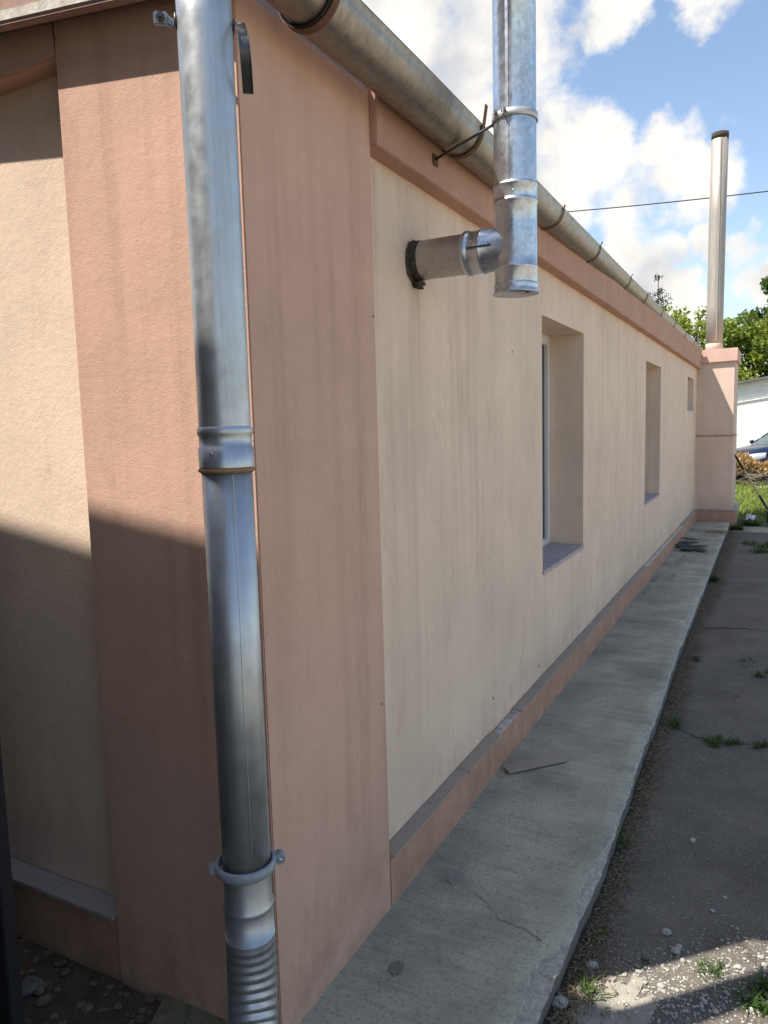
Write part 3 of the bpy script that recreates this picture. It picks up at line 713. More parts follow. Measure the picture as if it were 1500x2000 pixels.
# band and wall stay
bz = 2.525
mb = MB(); ring(mb, FX, FY, bz, FR + .0005, [(0, -.010), (.002, -.011), (.004, -.010), (.0035, 0), (.004, .010), (.002, .011), (0, .010)], 0, 2 * math.pi, 48)
band = mb.build('band_clamp', simple('pale_band_steel', (.58, .56, .52), .45, .6, .2, 40), fl)
mb = MB(); q0 = Vector((.016, 1.03, 2.470)); q1 = Vector((FX - FR * .9, FY - FR * .35, bz - .010))
mb.tube([q0, q1], .0045, 10); stay = mb.build('wall_stay', M_darksteel, fl)
mb = MB(); mb.box(.0235, .028, 1.012, 1.048, 2.452, 2.488); mb.build('stay_plate', M_rust, stay)
for s_ in (-.9, -.45):
    x, y = on_pipe(FX, FY, va2 + s_, FR + .006); mb = MB(); c = Vector((x, y, bz + .004)); r_ = Vector((math.cos(va2 + s_), math.sin(va2 + s_), 0)); t_ = Vector((-r_.y, r_.x, 0))
    mb.obox(c, t_, r_, Vector((0, 0, 1)), .003, .009, .012); mb.build('band_ear', M_greyclamp, band, bevel=.001)
    b = MB(); b.tube([c - t_ * .008 + r_ * .003, c + t_ * .008 + r_ * .003], .004, 8); b.build('bolt', M_rust, band)

# ------------------------------------------------------------------ chimney block with tall stack at the far end
ch = thing('chimney', (.2, 11.8, 0), 'rendered chimney block with a tall weathered steel stack at the far end', 'chimney')
mb = MB(); mb.box(-.2, .555, 11.255, 12.5, -.12, .166); mb.build('plinth', M_plinth, ch, bevel=.004)
M_stub = stucco('chimney_render', (.66, .50, .40), (.42, .29, .22), .4).mat
for (x0, x1, y0, y1) in ((-.06, .232, 11.242, 11.35), (.234, .50, 11.242, 11.35), (.502, .58, 11.242, 11.9), (.502, .58, 11.902, 12.5)):
    mb = MB(); mb.box(x0, x1, y0, y1, .167, .180); mb.build('ledge_tile', M_tile_dark if x0 > .5 else M_tile, ch, bevel=.0015)
mb = MB(); mb.box(-.2, .503, 11.345, 12.4, .16, 1.335); mb.build('lower_block', M_stub, ch, bevel=.006)
mb = MB(); mb.box(-.2, .512, 11.336, 12.408, 1.336, 1.352); mb.build('string_course', M_beam, ch, bevel=.002)
mb = MB(); mb.box(-.2, .500, 11.349, 12.39, 1.35, 2.50); mb.build('upper_block', M_stub, ch, bevel=.006)
mb = MB(); mb.prism([(.024, 2.476), (.538, 2.486), (.538, 2.684), (.024, 2.678)], 1, 11.305, 12.44); mb.build('cap', stucco('cap_render', (.60, .39, .31), (.4, .25, .2), .3).mat, ch, bevel=.005)
mb = MB(); sx0, sy0 = .165, 11.88
mb.tube([(sx0 - .004, sy0, 2.67), (sx0, sy0, 3.4), (sx0 + .006, sy0, 4.8), (sx0 + .018, sy0, 5.98)], [.128, .126, .125, .124], 40); st = mb.build('stack', M_stack, ch)
mb = MB(); mb.tube([(sx0 + .018, sy0, 5.965), (sx0 + .0185, sy0, 6.06), (sx0 + .0185, sy0, 6.061)], [.1265, .1265, .10], 40); mb.build('sooty_rim', M_soot, st)
mb = MB(); mb.tube([(sx0 - .004, sy0, 2.672), (sx0 - .004, sy0, 2.80), (sx0 - .004, sy0, 2.82)], [.133, .131, .126], 40); mb.build('mortar_collar', M_stub, st)
mb = MB(); mb.obox((sx0 + .035, sy0 - .123, 4.4), Vector((1, 0, 0)), Vector((0, 1, 0)), Vector((.004, 0, 1)).normalized(), .008, .004, 1.55); mb.build('weld_seam', M_stack, st)

# ------------------------------------------------------------------ black fence close on the left; added shadow caster out of view
fn = thing('fence', (-1.8, -.34, 0), 'black sheet-metal fence standing close to the gable at the left edge', 'fence')
for k in range(6):
    x1 = -.575 - k * .9; mb = MB(); mb.box(x1 - .896, x1, -.346, -.334, -.06, 1.86); mb.build('panel', M_shed, fn)
    for q in range(6):
        mb = MB(); x = x1 - .08 - q * .15; mb.prism([(x - .03, -.3335), (x + .03, -.3335), (x + .018, -.322), (x - .018, -.322)], 2, -.05, 1.85); mb.build('rib', M_shed, fn)
for k in range(4):
    x = -.556 - k * 1.8; mb = MB(); mb.box(x - .018, x + .018, -.366, -.33, -.2, 1.9); mb.build('post', M_shed, fn, bevel=.003)
nb = thing('unseen_house', (-5, -5, 0), 'unseen brown block added opposite the gable, its roof shading the gable foot', 'unseen_house')  # added out of view: roof casts the gable shadow, dark wall dims the gap
def zt(x): return 4.24 - .16 * (x + 1.277)
M_house = simple('brown_house_render', (.12, .105, .09), .9, 0, .2, 3)
mb = MB(); mb.prism([(.55, -.15), (.55, zt(.55) - .12), (-7.5, zt(-7.5) - .12), (-7.5, -.15)], 1, -8.0, -1.4); mb.build('wall', M_house, nb)
mb = MB(); mb.prism([(.62, zt(.62) - .118), (.62, zt(.62)), (-7.6, zt(-7.6)), (-7.6, zt(-7.6) - .118)], 1, -8.1, -1.3); mb.build('roof', M_roof, nb)

# ------------------------------------------------------------------ loose things on the path
mb = MB(); A = Vector((.205, .232, 0)).normalized(); Bv = Vector((-A.y, A.x, 0)); c = Vector((.136, 1.80, .0125))
mb.obox(c, A, Bv, Vector((.0, -.02, 1)).normalized(), .155, .031, .0055)
mb.build('loose_tile', M_tile, bevel=.0015, label='single loose grey ledge tile lying on the concrete path', cat='tile')
for k, (x, y, a, L, W) in enumerate([(.05, 8.75, .2, .20, .05), (.10, 8.45, -.15, .24, .05), (.16, 8.62, .4, .18, .04), (.20, 8.3, .1, .26, .045), (.27, 8.45, -.3, .2, .04), (.12, 8.95, .3, .16, .05), (.31, 8.2, -.6, .2, .025), (.15, 8.2, -.1, .18, .035)]):
    mb = MB(); A = Vector((math.cos(a), math.sin(a) * 2, .06 * (-1) ** k)).normalized(); Bv = Vector((-A.y, A.x, 0)).normalized()
    mb.obox((x, y, .018 + .012 * (k % 3)), A, Bv, A.cross(Bv), L * .45, W * 1.6, .005)
    mb.build('felt_shard', M_shard, label='dark broken sheet shard in the small heap on the far path', cat='shard', group='dark shards heaped on the path')

# ------------------------------------------------------------------ stones, gravel, litter
def stone_geo(c, s, seed, flat=.6):
    q = random.Random(seed); t = (1 + 5 ** .5) / 2
    vs_ = [Vector(p).normalized() for p in ((-1, t, 0), (1, t, 0), (-1, -t, 0), (1, -t, 0), (0, -1, t), (0, 1, t), (0, -1, -t), (0, 1, -t), (t, 0, -1), (t, 0, 1), (-t, 0, -1), (-t, 0, 1))]
    fs_ = [(0, 11, 5), (0, 5, 1), (0, 1, 7), (0, 7, 10), (0, 10, 11), (1, 5, 9), (5, 11, 4), (11, 10, 2), (10, 7, 6), (7, 1, 8), (3, 9, 4), (3, 4, 2), (3, 2, 6), (3, 6, 8), (3, 8, 9), (4, 9, 5), (2, 4, 11), (6, 2, 10), (8, 6, 7), (9, 8, 1)]
    a = q.uniform(0, 6.28); e = q.uniform(.6, 1.0); ca, sa = math.cos(a), math.sin(a); out = []
    for p in vs_:
        r = q.uniform(.72, 1.1); x, y, z = p.x * r, p.y * r * e, p.z * r * flat
        out.append((c[0] + s * (x * ca - y * sa), c[1] + s * (x * sa + y * ca), c[2] + s * (z + flat * .55)))
    return out, fs_
def stone(x, y, s, seed, label, group=None, mat=None, flat=.6):
    mb = MB(); v, f = stone_geo((x, y, gz(x, y)), s, seed, flat); mb.add(v, f)
    return mb.build('stone', mat or M_stone, bevel=s * .08, label=label, cat='stone', group=group)
stone(.807, .998, .020, 1, 'largest pale block-shaped stone on the asphalt near the sunlit strip')
stone(.844, .915, .019, 2, 'long pale stone beside a smaller one just before the sunlit strip')
stone(.868, .880, .012, 3, 'small flat pale stone touching the long one before the sunlit strip')
stone(.831, 1.588, .022, 4, 'angular grey-white stone alone on the asphalt beside the weed tuft', flat=.45)
stone(.625, .735, .024, 5, 'flat pale chip lying in the litter by the path edge', flat=.35)
stone(.575, .545, .036, 6, 'big flat pale flake against the path edge at the bottom', flat=.3)
stone(.932, 1.177, .013, 8, 'greenish white chip on the asphalt right of the block-shaped stone', flat=.4)
stone(.965, 1.27, .010, 9, 'small round pale pebble on open asphalt at the right')
for k in range(46):
    x = random.uniform(.70, 1.35); y = .62 + (x - .7) * .75 + random.gauss(0, .11)
    stone(x, y, random.uniform(.006, .014), 100 + k, 'pale pebble in the scatter along the sunlit strip', 'pale pebbles scattered along the sunlit strip')
gv = MB()
for k in range(3200):
    if k < 2300: x = random.uniform(.62, 1.5); y = .60 + (x - .7) * .72 + random.gauss(0, .13)
    else: x = random.uniform(.6, 1.7); y = random.uniform(.5, 1) ** 2.0 * 6 - .9
    if x < edge(y) + .02: continue
    s = random.uniform(.0016, .0062) if k < 2300 else random.uniform(.0015, .004)
    v, f = stone_geo((x, y, gz(x, y)), s, k); gv.add(v, f)
gv.build('gravel', M_stone, label='fine pale gravel strewn over the asphalt beside the path', cat='gravel', kind='stuff')
rm = MB(); q = random.Random(5); pts = []
for k in range(44):
    a = 2 * math.pi * k / 44; r_ = .62 + .5 * q.random(); pts.append((.70 + .115 * r_ * math.cos(a) + .03 * math.sin(a), .56 + .20 * r_ * math.sin(a)))
rm.prism(pts, 2, -.12, -.078); rm.build('concrete_remnant', simple('sandy_concrete', (.34, .31, .25), .95, 0, .35, 30, .6), bevel=.004, kind='structure')
# rubble on the soil before the gable
for k, (x, y, s, fl_) in enumerate([(-.62, -.27, .05, .45), (-.80, -.14, .055, .4), (-.52, -.33, .03, .5), (-.70, -.36, .045, .5), (-.90, -.20, .03, .5), (-.48, -.22, .03, .5), (-.43, -.40, .04, .45), (-.95, -.09, .028, .5)]):
    stone(x, y, s, 500 + k, ['broad pale broken slab piece on the soil before the gable', 'dark flat slab lying nearest the gable plinth in the rubble', 'small pale lump beside the broad slab piece', 'dark lump below the broad slab piece in the rubble', 'pale chip at the left of the rubble by the shed', 'grey chip between the slab and the pilaster', 'dark piece of slab closest to the downspout in the rubble', 'small stone tight against the gable plinth by the shed'][k], None, [M_patch, M_curbface, M_patch, M_curbface][k % 4], fl_)
rb = MB()
for k in range(900):
    x = random.uniform(-1.3, .0); y = random.uniform(-.62, -.01)
    if x > -.35 and random.random() < .7: continue
    v, f = stone_geo((x, y, gz(x, y)), random.choice((.003, .004, .006, .009, .014, .022)) * random.uniform(.6, 1.2), 3000 + k, random.uniform(.25, .6)); rb.add(v, f)
rb.build('rubble', simple('rubble_mortar', (.21, .18, .12), .95, 0, .4, 14, .6, c2=(.05, .042, .032)), label='crumbled mortar rubble on the dark soil before the gable', cat='rubble', kind='stuff')
ap = MB(); pts = [(-.40, 0.003), (-.36, -.10), (-.42, -.2), (-.35, -.32), (-.25, -.36), (-.2, -.5), (.0, -.56), (.2, -.6), (.0, -.2), (-.005, .003)]
ap.prism(pts, 2, -.08, .0)
M_moss = NT('mossy_concrete', .95, 0, .2)
M_moss.color(M_moss.mix(M_moss.noise(12, 5, .7, lo=.4, hi=.65), (.22, .205, .15), (.085, .095, .04))); M_moss.bump(M_moss.noise(60, 5, .7), .8, .008)
ap.build('apron_slab', M_moss.mat, kind='structure')

def sliver(mb, p, a, L, wd, tilt):
    d = Vector((math.cos(a), math.sin(a), tilt)).normalized() * L * .5; n = Vector((-math.sin(a), math.cos(a), 0)) * wd; u = Vector((0, 0, wd * 1.2))
    p = Vector(p); mb.add([p - d - n, p - d + n, p - d + u, p + d - n, p + d + n, p + d + u], [(0, 1, 2), (5, 4, 3), (0, 3, 4, 1), (1, 4, 5, 2), (2, 5, 3, 0)])
lt = MB()
for k in range(9000):
    y = .25 + 10.8 * random.random() ** 1.7
    wv = .05 + .05 * max(0, fbm(y * 2.2, 0, 4, 3) + .35) + .004 * y
    x = edge(y) + .004 + abs(random.gauss(0, .5)) * wv * 1.4
    L = random.choice((.005, .007, .009, .012, .016, .026)) * random.uniform(.7, 1.2)
    if random.random() > .965: L *= 2.2
    sliver(lt, (x, y, gz(x, y) + random.uniform(.001, .014)), random.uniform(0, 6.28), L, random.uniform(.0007, .0015) if (random.random() < .55 or L > .02) else random.uniform(.0016, .0032), random.uniform(-.3, .3))
for k in range(140):
    x = random.gauss(.36, .08); y = random.gauss(10.0, .12)
    sliver(lt, (x, y, .004), random.uniform(0, 6.28), random.uniform(.02, .06), .003, .05)
lt.build('dry_litter', M_straw, label='dry straw and leaf litter along the foot of the path edge', cat='litter', kind='stuff')
for (x, y, a, L) in ((.70, 2.55, .2, .05), (.64, 1.98, 1.1, .07), (.62, .86, -.4, .05), (.655, .83, 1.9, .045), (.69, 3.2, .1, .09)):
    mb = MB(); sliver(mb, (x, y, gz(x, y) + .008), a, L, .0022, .05)
    mb.build('twig', M_straw, label='thin dry twig lying beside the path edge', cat='twig', group='dry twigs beside the path edge')

# ------------------------------------------------------------------ weeds and grass
def mesh_np(name, verts, faces4, tint, mat, parent=None, **k):
    me = bpy.data.meshes.new(name); n = len(verts); nf = len(faces4); off = np.array(parent['_loc']) if parent is not None else 0
    me.vertices.add(n); me.vertices.foreach_set('co', (verts - off).astype(np.float32).ravel())
    me.loops.add(nf * 4); me.loops.foreach_set('vertex_index', faces4.astype(np.int32).ravel())
    me.polygons.add(nf); me.polygons.foreach_set('loop_start', np.arange(0, nf * 4, 4, dtype=np.int32))
    me.update(calc_edges=True); me.validate()
    at = me.attributes.new('tint', 'FLOAT', 'POINT'); at.data.foreach_set('value', tint.astype(np.float32))
    me.materials.append(mat)
    o = bpy.data.objects.new(name, me); COL.objects.link(o)
    if parent is not None: o.parent = parent
    return tag(o, **k)
def blades(P, L, W, lean, rg=rng):
    """bent grass blades: 3 cross-sections each -> 2 quads"""
    n = len(P); a = rg.uniform(0, 2 * np.pi, n); d = np.stack([np.cos(a), np.sin(a), np.zeros(n)], 1); s = np.stack([-np.sin(a), np.cos(a), np.zeros(n)], 1)
    ln = (lean * rg.uniform(.2, 1.2, n))[:, None]; L = L[:, None]; W = W[:, None]; up = np.array([0, 0, 1.])
    m = P + d * L * ln * .35 + up * L * .55; t = P + d * L * ln + up * L * (1 - .35 * ln)
    V = np.stack([P - s * W, P + s * W, m - s * W * .8, m + s * W * .8, t - s * W * .12, t + s * W * .12], 1).reshape(-1, 3)
    b = np.arange(n)[:, None] * 6
    F = np.concatenate([b + np.array([0, 1, 3, 2]), b + np.array([2, 3, 5, 4])], 0)
    return V, F, np.repeat(rg.uniform(0, 1, n), 6)
def tuft(x, y, r, h, n, label, mat=None, wide=.0022, group=None):
    z = gz(x, y); sub = rng.normal(0, r * .5, (5, 2)); si = rng.integers(0, 5, n); P = np.stack([x + sub[si, 0] + rng.normal(0, r * .2, n), y + 1.6 * sub[si, 1] + rng.normal(0, r * .25, n), np.full(n, z - .003)], 1)
    V, F, T = blades(P, rng.uniform(.3, 1.15, n) * h, rng.uniform(.5, 1.2, n) * wide, 1.5)
    return mesh_np('weed', V, F, T, mat or M_weed, None, label=label, cat='weed', group=group)
tuft(.592, 1.435, .032, .035, 150, 'bushy green weed tuft against the path edge beside the angular stone', wide=.0024)
tuft(.64, .617, .03, .05, 70, 'green and straw weed tuft beside the litter at the bottom of the path')
tuft(.605, .90, .018, .03, 40, 'small dark weed in the litter just above the broken path corner')
tuft(.952, .868, .035, .035, 90, 'grassy weed at the far rim of the sunlit strip', wide=.0016)
tuft(1.085, .83, .05, .055, 140, 'tall leafy weed at the right edge in the sunlit strip', wide=.004)
tuft(.77, .81, .015, .02, 30, 'tiny weed beside the white crumbs near the sunlit strip')
tuft(.835, 2.63, .05, .05, 150, 'spreading weed in the asphalt crack, leftmost of the row', wide=.003)
tuft(.946, 2.665, .035, .03, 80, 'middle weed of the row growing in the asphalt crack', wide=.003)
tuft(1.06, 2.69, .04, .035, 90, 'rightmost weed of the row growing in the asphalt crack', wide=.003)
tuft(.645, 2.76, .03, .06, 80, 'upright weed with a white scrap at the path edge', wide=.003)
tuft(.632, 4.02, .04, .04, 70, 'low weed at the path edge halfway along the wall', wide=.003)
tuft(.545, 6.86, .06, .10, 130, 'large-leaved weed overhanging the path edge', wide=.008)
tuft(.95, 4.05, .07, .03, 70, 'thin flat weed on open asphalt beyond the crack', wide=.002)
tuft(1.05, 3.85, .05, .05, 70, 'weed at the right margin beyond the crack', wide=.003)
tuft(.97, 9.3, .25, .09, 300, 'broad weed patch on the asphalt before the shovel', wide=.006)['kind'] = 'stuff'
tuft(.60, 10.9, .10, .14, 150, 'dark weeds at the corner of the chimney plinth', wide=.008)
tuft(.74, 11.5, .12, .12, 160, 'pale-leaved weed beneath the white plastic scrap', wide=.008)
n = 26000
gx = rng.uniform(-.6, 4.5, n); gy = rng.uniform(11.6, 19.6, n)
hh = np.where(gy < 12.8, .6, 1.0)
keep = ~((gx < .62) & (gy < 12.6)); gx, gy, hh = gx[keep], gy[keep], hh[keep]
P = np.stack([gx, gy, np.full(len(gx), -.10)], 1)
V, F, T = blades(P, rng.uniform(.06, .17, len(gx)) * hh, rng.uniform(.004, .009, len(gx)), .8)
mesh_np('lawn', V, F, T, M_grass, None, label='rough green lawn behind the chimney block', cat='grass', kind='stuff')
mb = MB(); mb.box(.55, 1.6, 10.75, 11.3, -.12, -.075); mb.build('sunken_slab', M_conc, bevel=.01, kind='structure')

# ------------------------------------------------------------------ shovel and plastic scrap
sv = thing('shovel', (.99, 11.3, -.09), 'long wooden-handled shovel leaning against the side of the chimney block', 'shovel')
T0 = Vector((.525, 11.80, .99)); B0 = Vector((.985, 11.62, .20)); dv = (B0 - T0).normalized()
mb = MB(); mb.tube([lerp(T0, B0, .25), lerp(T0, B0, .78)], .017, 12); mb.build('handle', M_wood, sv)
mb = MB(); mb.tube([T0, lerp(T0, B0, .26)], .018, 12); mb.build('grip', M_black, sv)
mb = MB(); mb.tube([T0 - dv * .13 + Vector((-.015, -.11, .02)), T0 - dv * .13 + Vector((-.015, .03, .02))], .014, 10); mb.tube([T0 - dv * .13 + Vector((-.015, -.10, .02)), T0], .012, 8); mb.tube([T0 - dv * .13 + Vector((-.015, .02, .02)), T0], .012, 8); mb.build('d_grip', M_black, sv)
mb = MB(); Bn = Vector((1.02, 11.58, .155)); mb.tube([lerp(T0, B0, .77), B0, Vector((1.02, 11.6, .175)), Vector((1.09, 11.55, .135))], [.021, .022, .024, .02], 12); mb.build('socket', M_blade, sv)
mb = MB(); v = []; NI, NJ = 8, 8
for j in range(NJ + 1):
    t = j / NJ; wd_ = .12 * (1 if t < .55 else math.cos((t - .55) / .45 * 1.35))
    for i in range(NI + 1):
        s_ = lerp(-1, 1, i / NI); v.append((1.10 + s_ * wd_ + .02 * t, 11.52 - .05 * t - .03 * (1 - s_ * s_), .15 - .25 * t))
mb.add(v, [(j * 9 + i, j * 9 + i + 1, j * 9 + i + 10, j * 9 + i + 9) for j in range(NJ) for i in range(NI)], 0, True)
bl = mb.build('blade', M_blade, sv); md = bl.modifiers.new('thickness', 'SOLIDIFY'); md.thickness = .004
mb = MB(); v = []
for j in range(9):
    for i in range(9):
        x = .68 + .14 * i / 8; y = 11.95 + .5 * j / 8; v.append((x + .02 * fbm(i * .7, j * .7, 2, 3), y, -.08 + .10 * abs(fbm(i * .6, j * .5, 5, 3)) + .03))
mb.add(v, [(j * 9 + i, j * 9 + i + 1, j * 9 + i + 10, j * 9 + i + 9) for j in range(8) for i in range(8)])
pb = mb.build('plastic_scrap', M_plastic, label='crumpled white plastic scrap on the grass beside the chimney', cat='litter'); md = pb.modifiers.new('thickness', 'SOLIDIFY'); md.thickness = .004

# ------------------------------------------------------------------ dry brush pile
bp_ = thing('brush_pile', (1.2, 19.6, -.1), 'heap of dry orange-brown brushwood in front of the dark car', 'brush pile')
tw = MB()
for k in range(520):
    x = random.uniform(-.6, 4.2); hgt = .62 * (1 - ((x - 1.6) / 3.2) ** 2)
    z = -.08 + random.random() ** 1.4 * hgt * .8; a = random.uniform(0, 6.28); L = random.uniform(.15, .7); y = 19.6 + random.gauss(0, .35)
    p0 = Vector((x, y, z)); dd = Vector((math.cos(a), math.sin(a) * .6, random.uniform(-.3, .5))) * L
    tw.tube([p0, p0 + dd * .5 + Vector((0, 0, random.uniform(-.03, .05))), p0 + dd], [.009, .007, .003], 4, smooth=False, caps=False)
tw.build('branches', M_twig, bp_, kind='stuff')
n = 7000; X_ = rng.uniform(-.7, 4.2, n); H_ = .72 * (1 - ((X_ - 1.6) / 3.2) ** 2)
P = np.stack([X_, 19.55 + rng.normal(0, .3, n), .22 + rng.uniform(0, 1, n) ** .8 * H_ * .9 * (.7 + .3 * np.sin(X_ * 6))], 1)
V, F, T = blades(P, rng.uniform(.05, .13, n), rng.uniform(.006, .02, n), 1.2)
mesh_np('dry_leaves', V, F, T, leaf_mat('dry_brush_leaves', (.20, .105, .035), (.50, .32, .13), .2), bp_, kind='stuff')
for k in range(5):
    x, y = .75 + .16 * k, 18.7 + .1 * (k % 2); mb = MB(); v, f = stone_geo((x, y, -.09), .09, 900 + k, .5); mb.add(v, f)
    mb.build('plaster_lump', M_plastic, label='white plaster lump at the foot of the brush heap', cat='rubble', group='white lumps at the foot of the brush heap')

# ------------------------------------------------------------------ parked car (nose towards the left)
car = thing('parked_car', (1.7, 22.0, -.1), 'dark blue car parked behind the brush heap before the white wall', 'car')
hd = Vector((-.80, -.60, 0)).normalized(); sdv = Vector((-hd.y, hd.x, 0))       # sdv = the car's left
ORG = Vector((.62, 21.0, -.1)) + hd * .22 - sdv * -.0
def cw(l, s_, z): return tuple(ORG - hd * l - sdv * (.80 - s_) * 1.0 + Vector((0, 0, z)))   # l back from nose, s_ from left side towards right = negative
M_car = NT('dark_blue_paint', .22, .25, .6); M_car.color((.012, .018, .05)); M_car = M_car.mat
stn = [  # l, half width, z sill, z belt, z top of body
    (.0, .62, .30, .55, .66), (.10, .74, .22, .60, .74), (.45, .83, .20, .66, .86), (.9, .85, .20, .72, .94), (1.15, .86, .20, .80, .985), (1.9, .86, .20, .85, 1.0), (3.2, .86, .20, .88, 1.02), (4.0, .82, .24, .88, 1.0), (4.3, .70, .35, .8, .9)]
mb = MB(); v = []
for (l, hw, z0, zbelt, z1) in stn:
    for s_, z in ((-1, z0), (-1.0, lerp(z0, zbelt, .6)), (-.985, zbelt), (-.86, z1 - .02), (-.5, z1 + .015), (0, z1 + .025), (.5, z1 + .015), (.86, z1 - .02), (.985, zbelt), (1.0, lerp(z0, zbelt, .6)), (1, z0)):
        v.append(cw(l, .8 + 0 + s_ * hw - .80 + 0, z) if False else tuple(ORG - hd * l + sdv * (-.78 + -s_ * hw * -1) + Vector((0, 0, z))))
K = 11
fs = [(j * K + i, j * K + i + 1, (j + 1) * K + i + 1, (j + 1) * K + i) for j in range(len(stn) - 1) for i in range(K - 1)] + [tuple(range(K)), tuple((len(stn) - 1) * K + i for i in range(K - 1, -1, -1))]
mb.add(v, fs, 0, True); mb.build('body', M_car, car)
def cp(l, s_, z): return ORG - hd * l + sdv * (-.78 + s_) + Vector((0, 0, z))
cab = [(1.12, .70, .99), (1.75, .60, 1.37), (2.1, .58, 1.43), (3.0, .58, 1.42), (3.7, .66, 1.02)]
mb = MB(); v = []
for l, hw, z in cab[1:4]: v += [cp(l, -hw, z), cp(l, -hw * .5, z + .02), cp(l, hw * .5, z + .02), cp(l, hw, z)]
mb.add(v, [(j * 4 + i, j * 4 + i + 1, j * 4 + i + 5, j * 4 + i + 4) for j in range(2) for i in range(3)], 0, True); mb.build('roof_panel', M_car, car)
M_cglass = NT('car_glass', .05, 0, .8); M_cglass.color((.10, .13, .13)); M_cglass = M_cglass.mat
mb = MB(); mb.add([cp(1.15, -.68, .99), cp(1.10, 0, 1.0), cp(1.15, .68, .99), cp(1.75, .58, 1.375), cp(1.72, 0, 1.39), cp(1.75, -.58, 1.375)], [(0, 1, 4, 5), (1, 2, 3, 4)], 0, True); mb.build('windscreen', M_cglass, car)
mb = MB(); mb.add([cp(3.0, -.58, 1.42), cp(3.0, .58, 1.42), cp(3.7, .66, 1.02), cp(3.7, -.66, 1.02)], [(0, 1, 2, 3)]); mb.build('rear_window', M_cglass, car)
for sg in (-1, 1):
    mb = MB(); mb.add([cp(1.35, sg * .80, 1.0), cp(1.8, sg * .60, 1.36), cp(3.0, sg * .585, 1.41), cp(3.6, sg * .80, 1.02)], [(0, 1, 2, 3)]); mb.build('side_window', M_cglass, car)
    for p0_, p1_, r_ in ((cp(1.17, sg * .74, .99), cp(1.75, sg * .60, 1.38), .025), (cp(2.45, sg * .80, 1.0), cp(2.4, sg * .6, 1.42), .02), (cp(3.7, sg * .74, 1.0), cp(3.0, sg * .585, 1.42), .03)):
        mb = MB(); mb.tube([p0_, p1_], r_, 8); mb.build('pillar', M_car, car)
    mb = MB(); c = cp(1.32, sg * .93, 1.05); mb.tube([c + hd * .07, c + hd * .05, c, c - hd * .03], [.02, .045, .06, .055], 12, up=(0, 0, 1)); mb.tube([c, cp(1.35, sg * .80, 1.0)], .02, 6); mb.build('wing_mirror', M_car, car)
    # headlight: swept lens at the front corner
    mb = MB(); v = []
    for (l, s_, z0, z1) in ((.03, .40, .60, .685), (.06, .56, .60, .73), (.14, .715, .60, .765), (.30, .80, .61, .79), (.50, .838, .66, .80)):
        v += [cp(l - .015, sg * s_, z0), cp(l - .03, sg * (s_ + .012), (z0 + z1) / 2), cp(l - .0, sg * (s_ - .005), z1)]
    mb.add(v, [(j * 3 + i, j * 3 + i + 1, j * 3 + i + 4, j * 3 + i + 3) for j in range(4) for i in range(2)], 0, True)
    mb.build('headlight', simple('headlight_lens', (.75, .77, .78), .12, .3, .1, 8), car)
    for l in (.78, 3.35):
        c = cp(l, sg * .80, .30)
        mb = MB(); mb.tube([c - sdv * sg * .10, c + sdv * sg * .075], .31, 28, up=(0, 0, 1)); wh = mb.build('wheel', M_black, car)
        mb = MB(); mb.tube([c + sdv * sg * .07, c + sdv * sg * .083], [.2, .17], 24, up=(0, 0, 1)); mb.build('rim', M_zinc, wh)
        mb = MB(); v = []
        for k in range(17):
            a = math.pi * k / 16
            for r_ in (.335, .375): v.append(c + hd * (r_ * math.cos(a)) + Vector((0, 0, r_ * math.sin(a))) + sdv * sg * .068)
        mb.add(v, [(2 * k, 2 * k + 1, 2 * k + 3, 2 * k + 2) for k in range(16)]); mb.build('wheel_arch', M_black, car)
mb = MB(); mb.obox(cp(.03, 0, .36), hd, sdv, Vector((0, 0, 1)), .03, .45, .06); mb.build('grille', M_black, car)

# ------------------------------------------------------------------ white outbuilding behind
ob = thing('outbuilding', (2, 25.5, 0), 'whitewashed brick outbuilding with a thin roof edge behind the car', 'building')
m = NT('whitewashed_brick', .9, 0, .2)
bt = m.n('ShaderNodeTexBrick'); bt.inputs['Scale'].default_value = 1.0; bt.inputs['Brick Width'].default_value = .26; bt.inputs['Row Height'].default_value = .078; bt.inputs['Mortar Size'].default_value = .006
cb = m.n('ShaderNodeCombineXYZ'); X, Y, Z = m.sep(); m.l(X, cb.inputs[0]); m.l(Z, cb.inputs[1]); m.l(cb.outputs[0], bt.inputs['Vector'])
c = m.mix(m.noise(1.4, 5, .6, lo=.3, hi=.7), (.80, .79, .76), (.70, .67, .60))
worn = m.mul(m.noise(3.2, 7, .75, lo=.60, hi=.70), m.rng(Z, 2.0, 1.2))
c = m.mix(m.mul(worn, .7), c, (.55, .36, .22)); c = m.mix(m.mul(bt.outputs['Fac'], .25), c, (.42, .40, .36)); m.color(c)
m.bump(m.op('SUBTRACT', m.noise(22, 4, .6), m.mul(bt.outputs['Fac'], .8)), .5, .02); M_white = m.mat
def zo(x): return 2.74 + .145 * (x + .05)
mb = MB(); mb.prism([(-7, -.2), (9, -.2), (9, zo(4)), (4, zo(4)), (-7, zo(-7))], 1, 25.0, 29.0); mb.build('wall', M_white, ob)
mb = MB()
for z_ in (-.34, -.60): mb.prism([(-7, zo(-7) + z_), (4, zo(4) + z_), (4, zo(4) + z_ + .035), (-7, zo(-7) + z_ + .035)], 1, 24.96, 25.02)
mb.build('string_course', M_white, ob)
mb = MB(); mb.prism([(-7.2, zo(-7.2) + .0), (4.2, zo(4.2)), (4.2, zo(4.2) + .07), (-7.2, zo(-7.2) + .07)], 1, 24.75, 29.2); mb.build('roof', simple('old_felt_roof', (.16, .15, .14), .9, 0, .4, 5), ob)

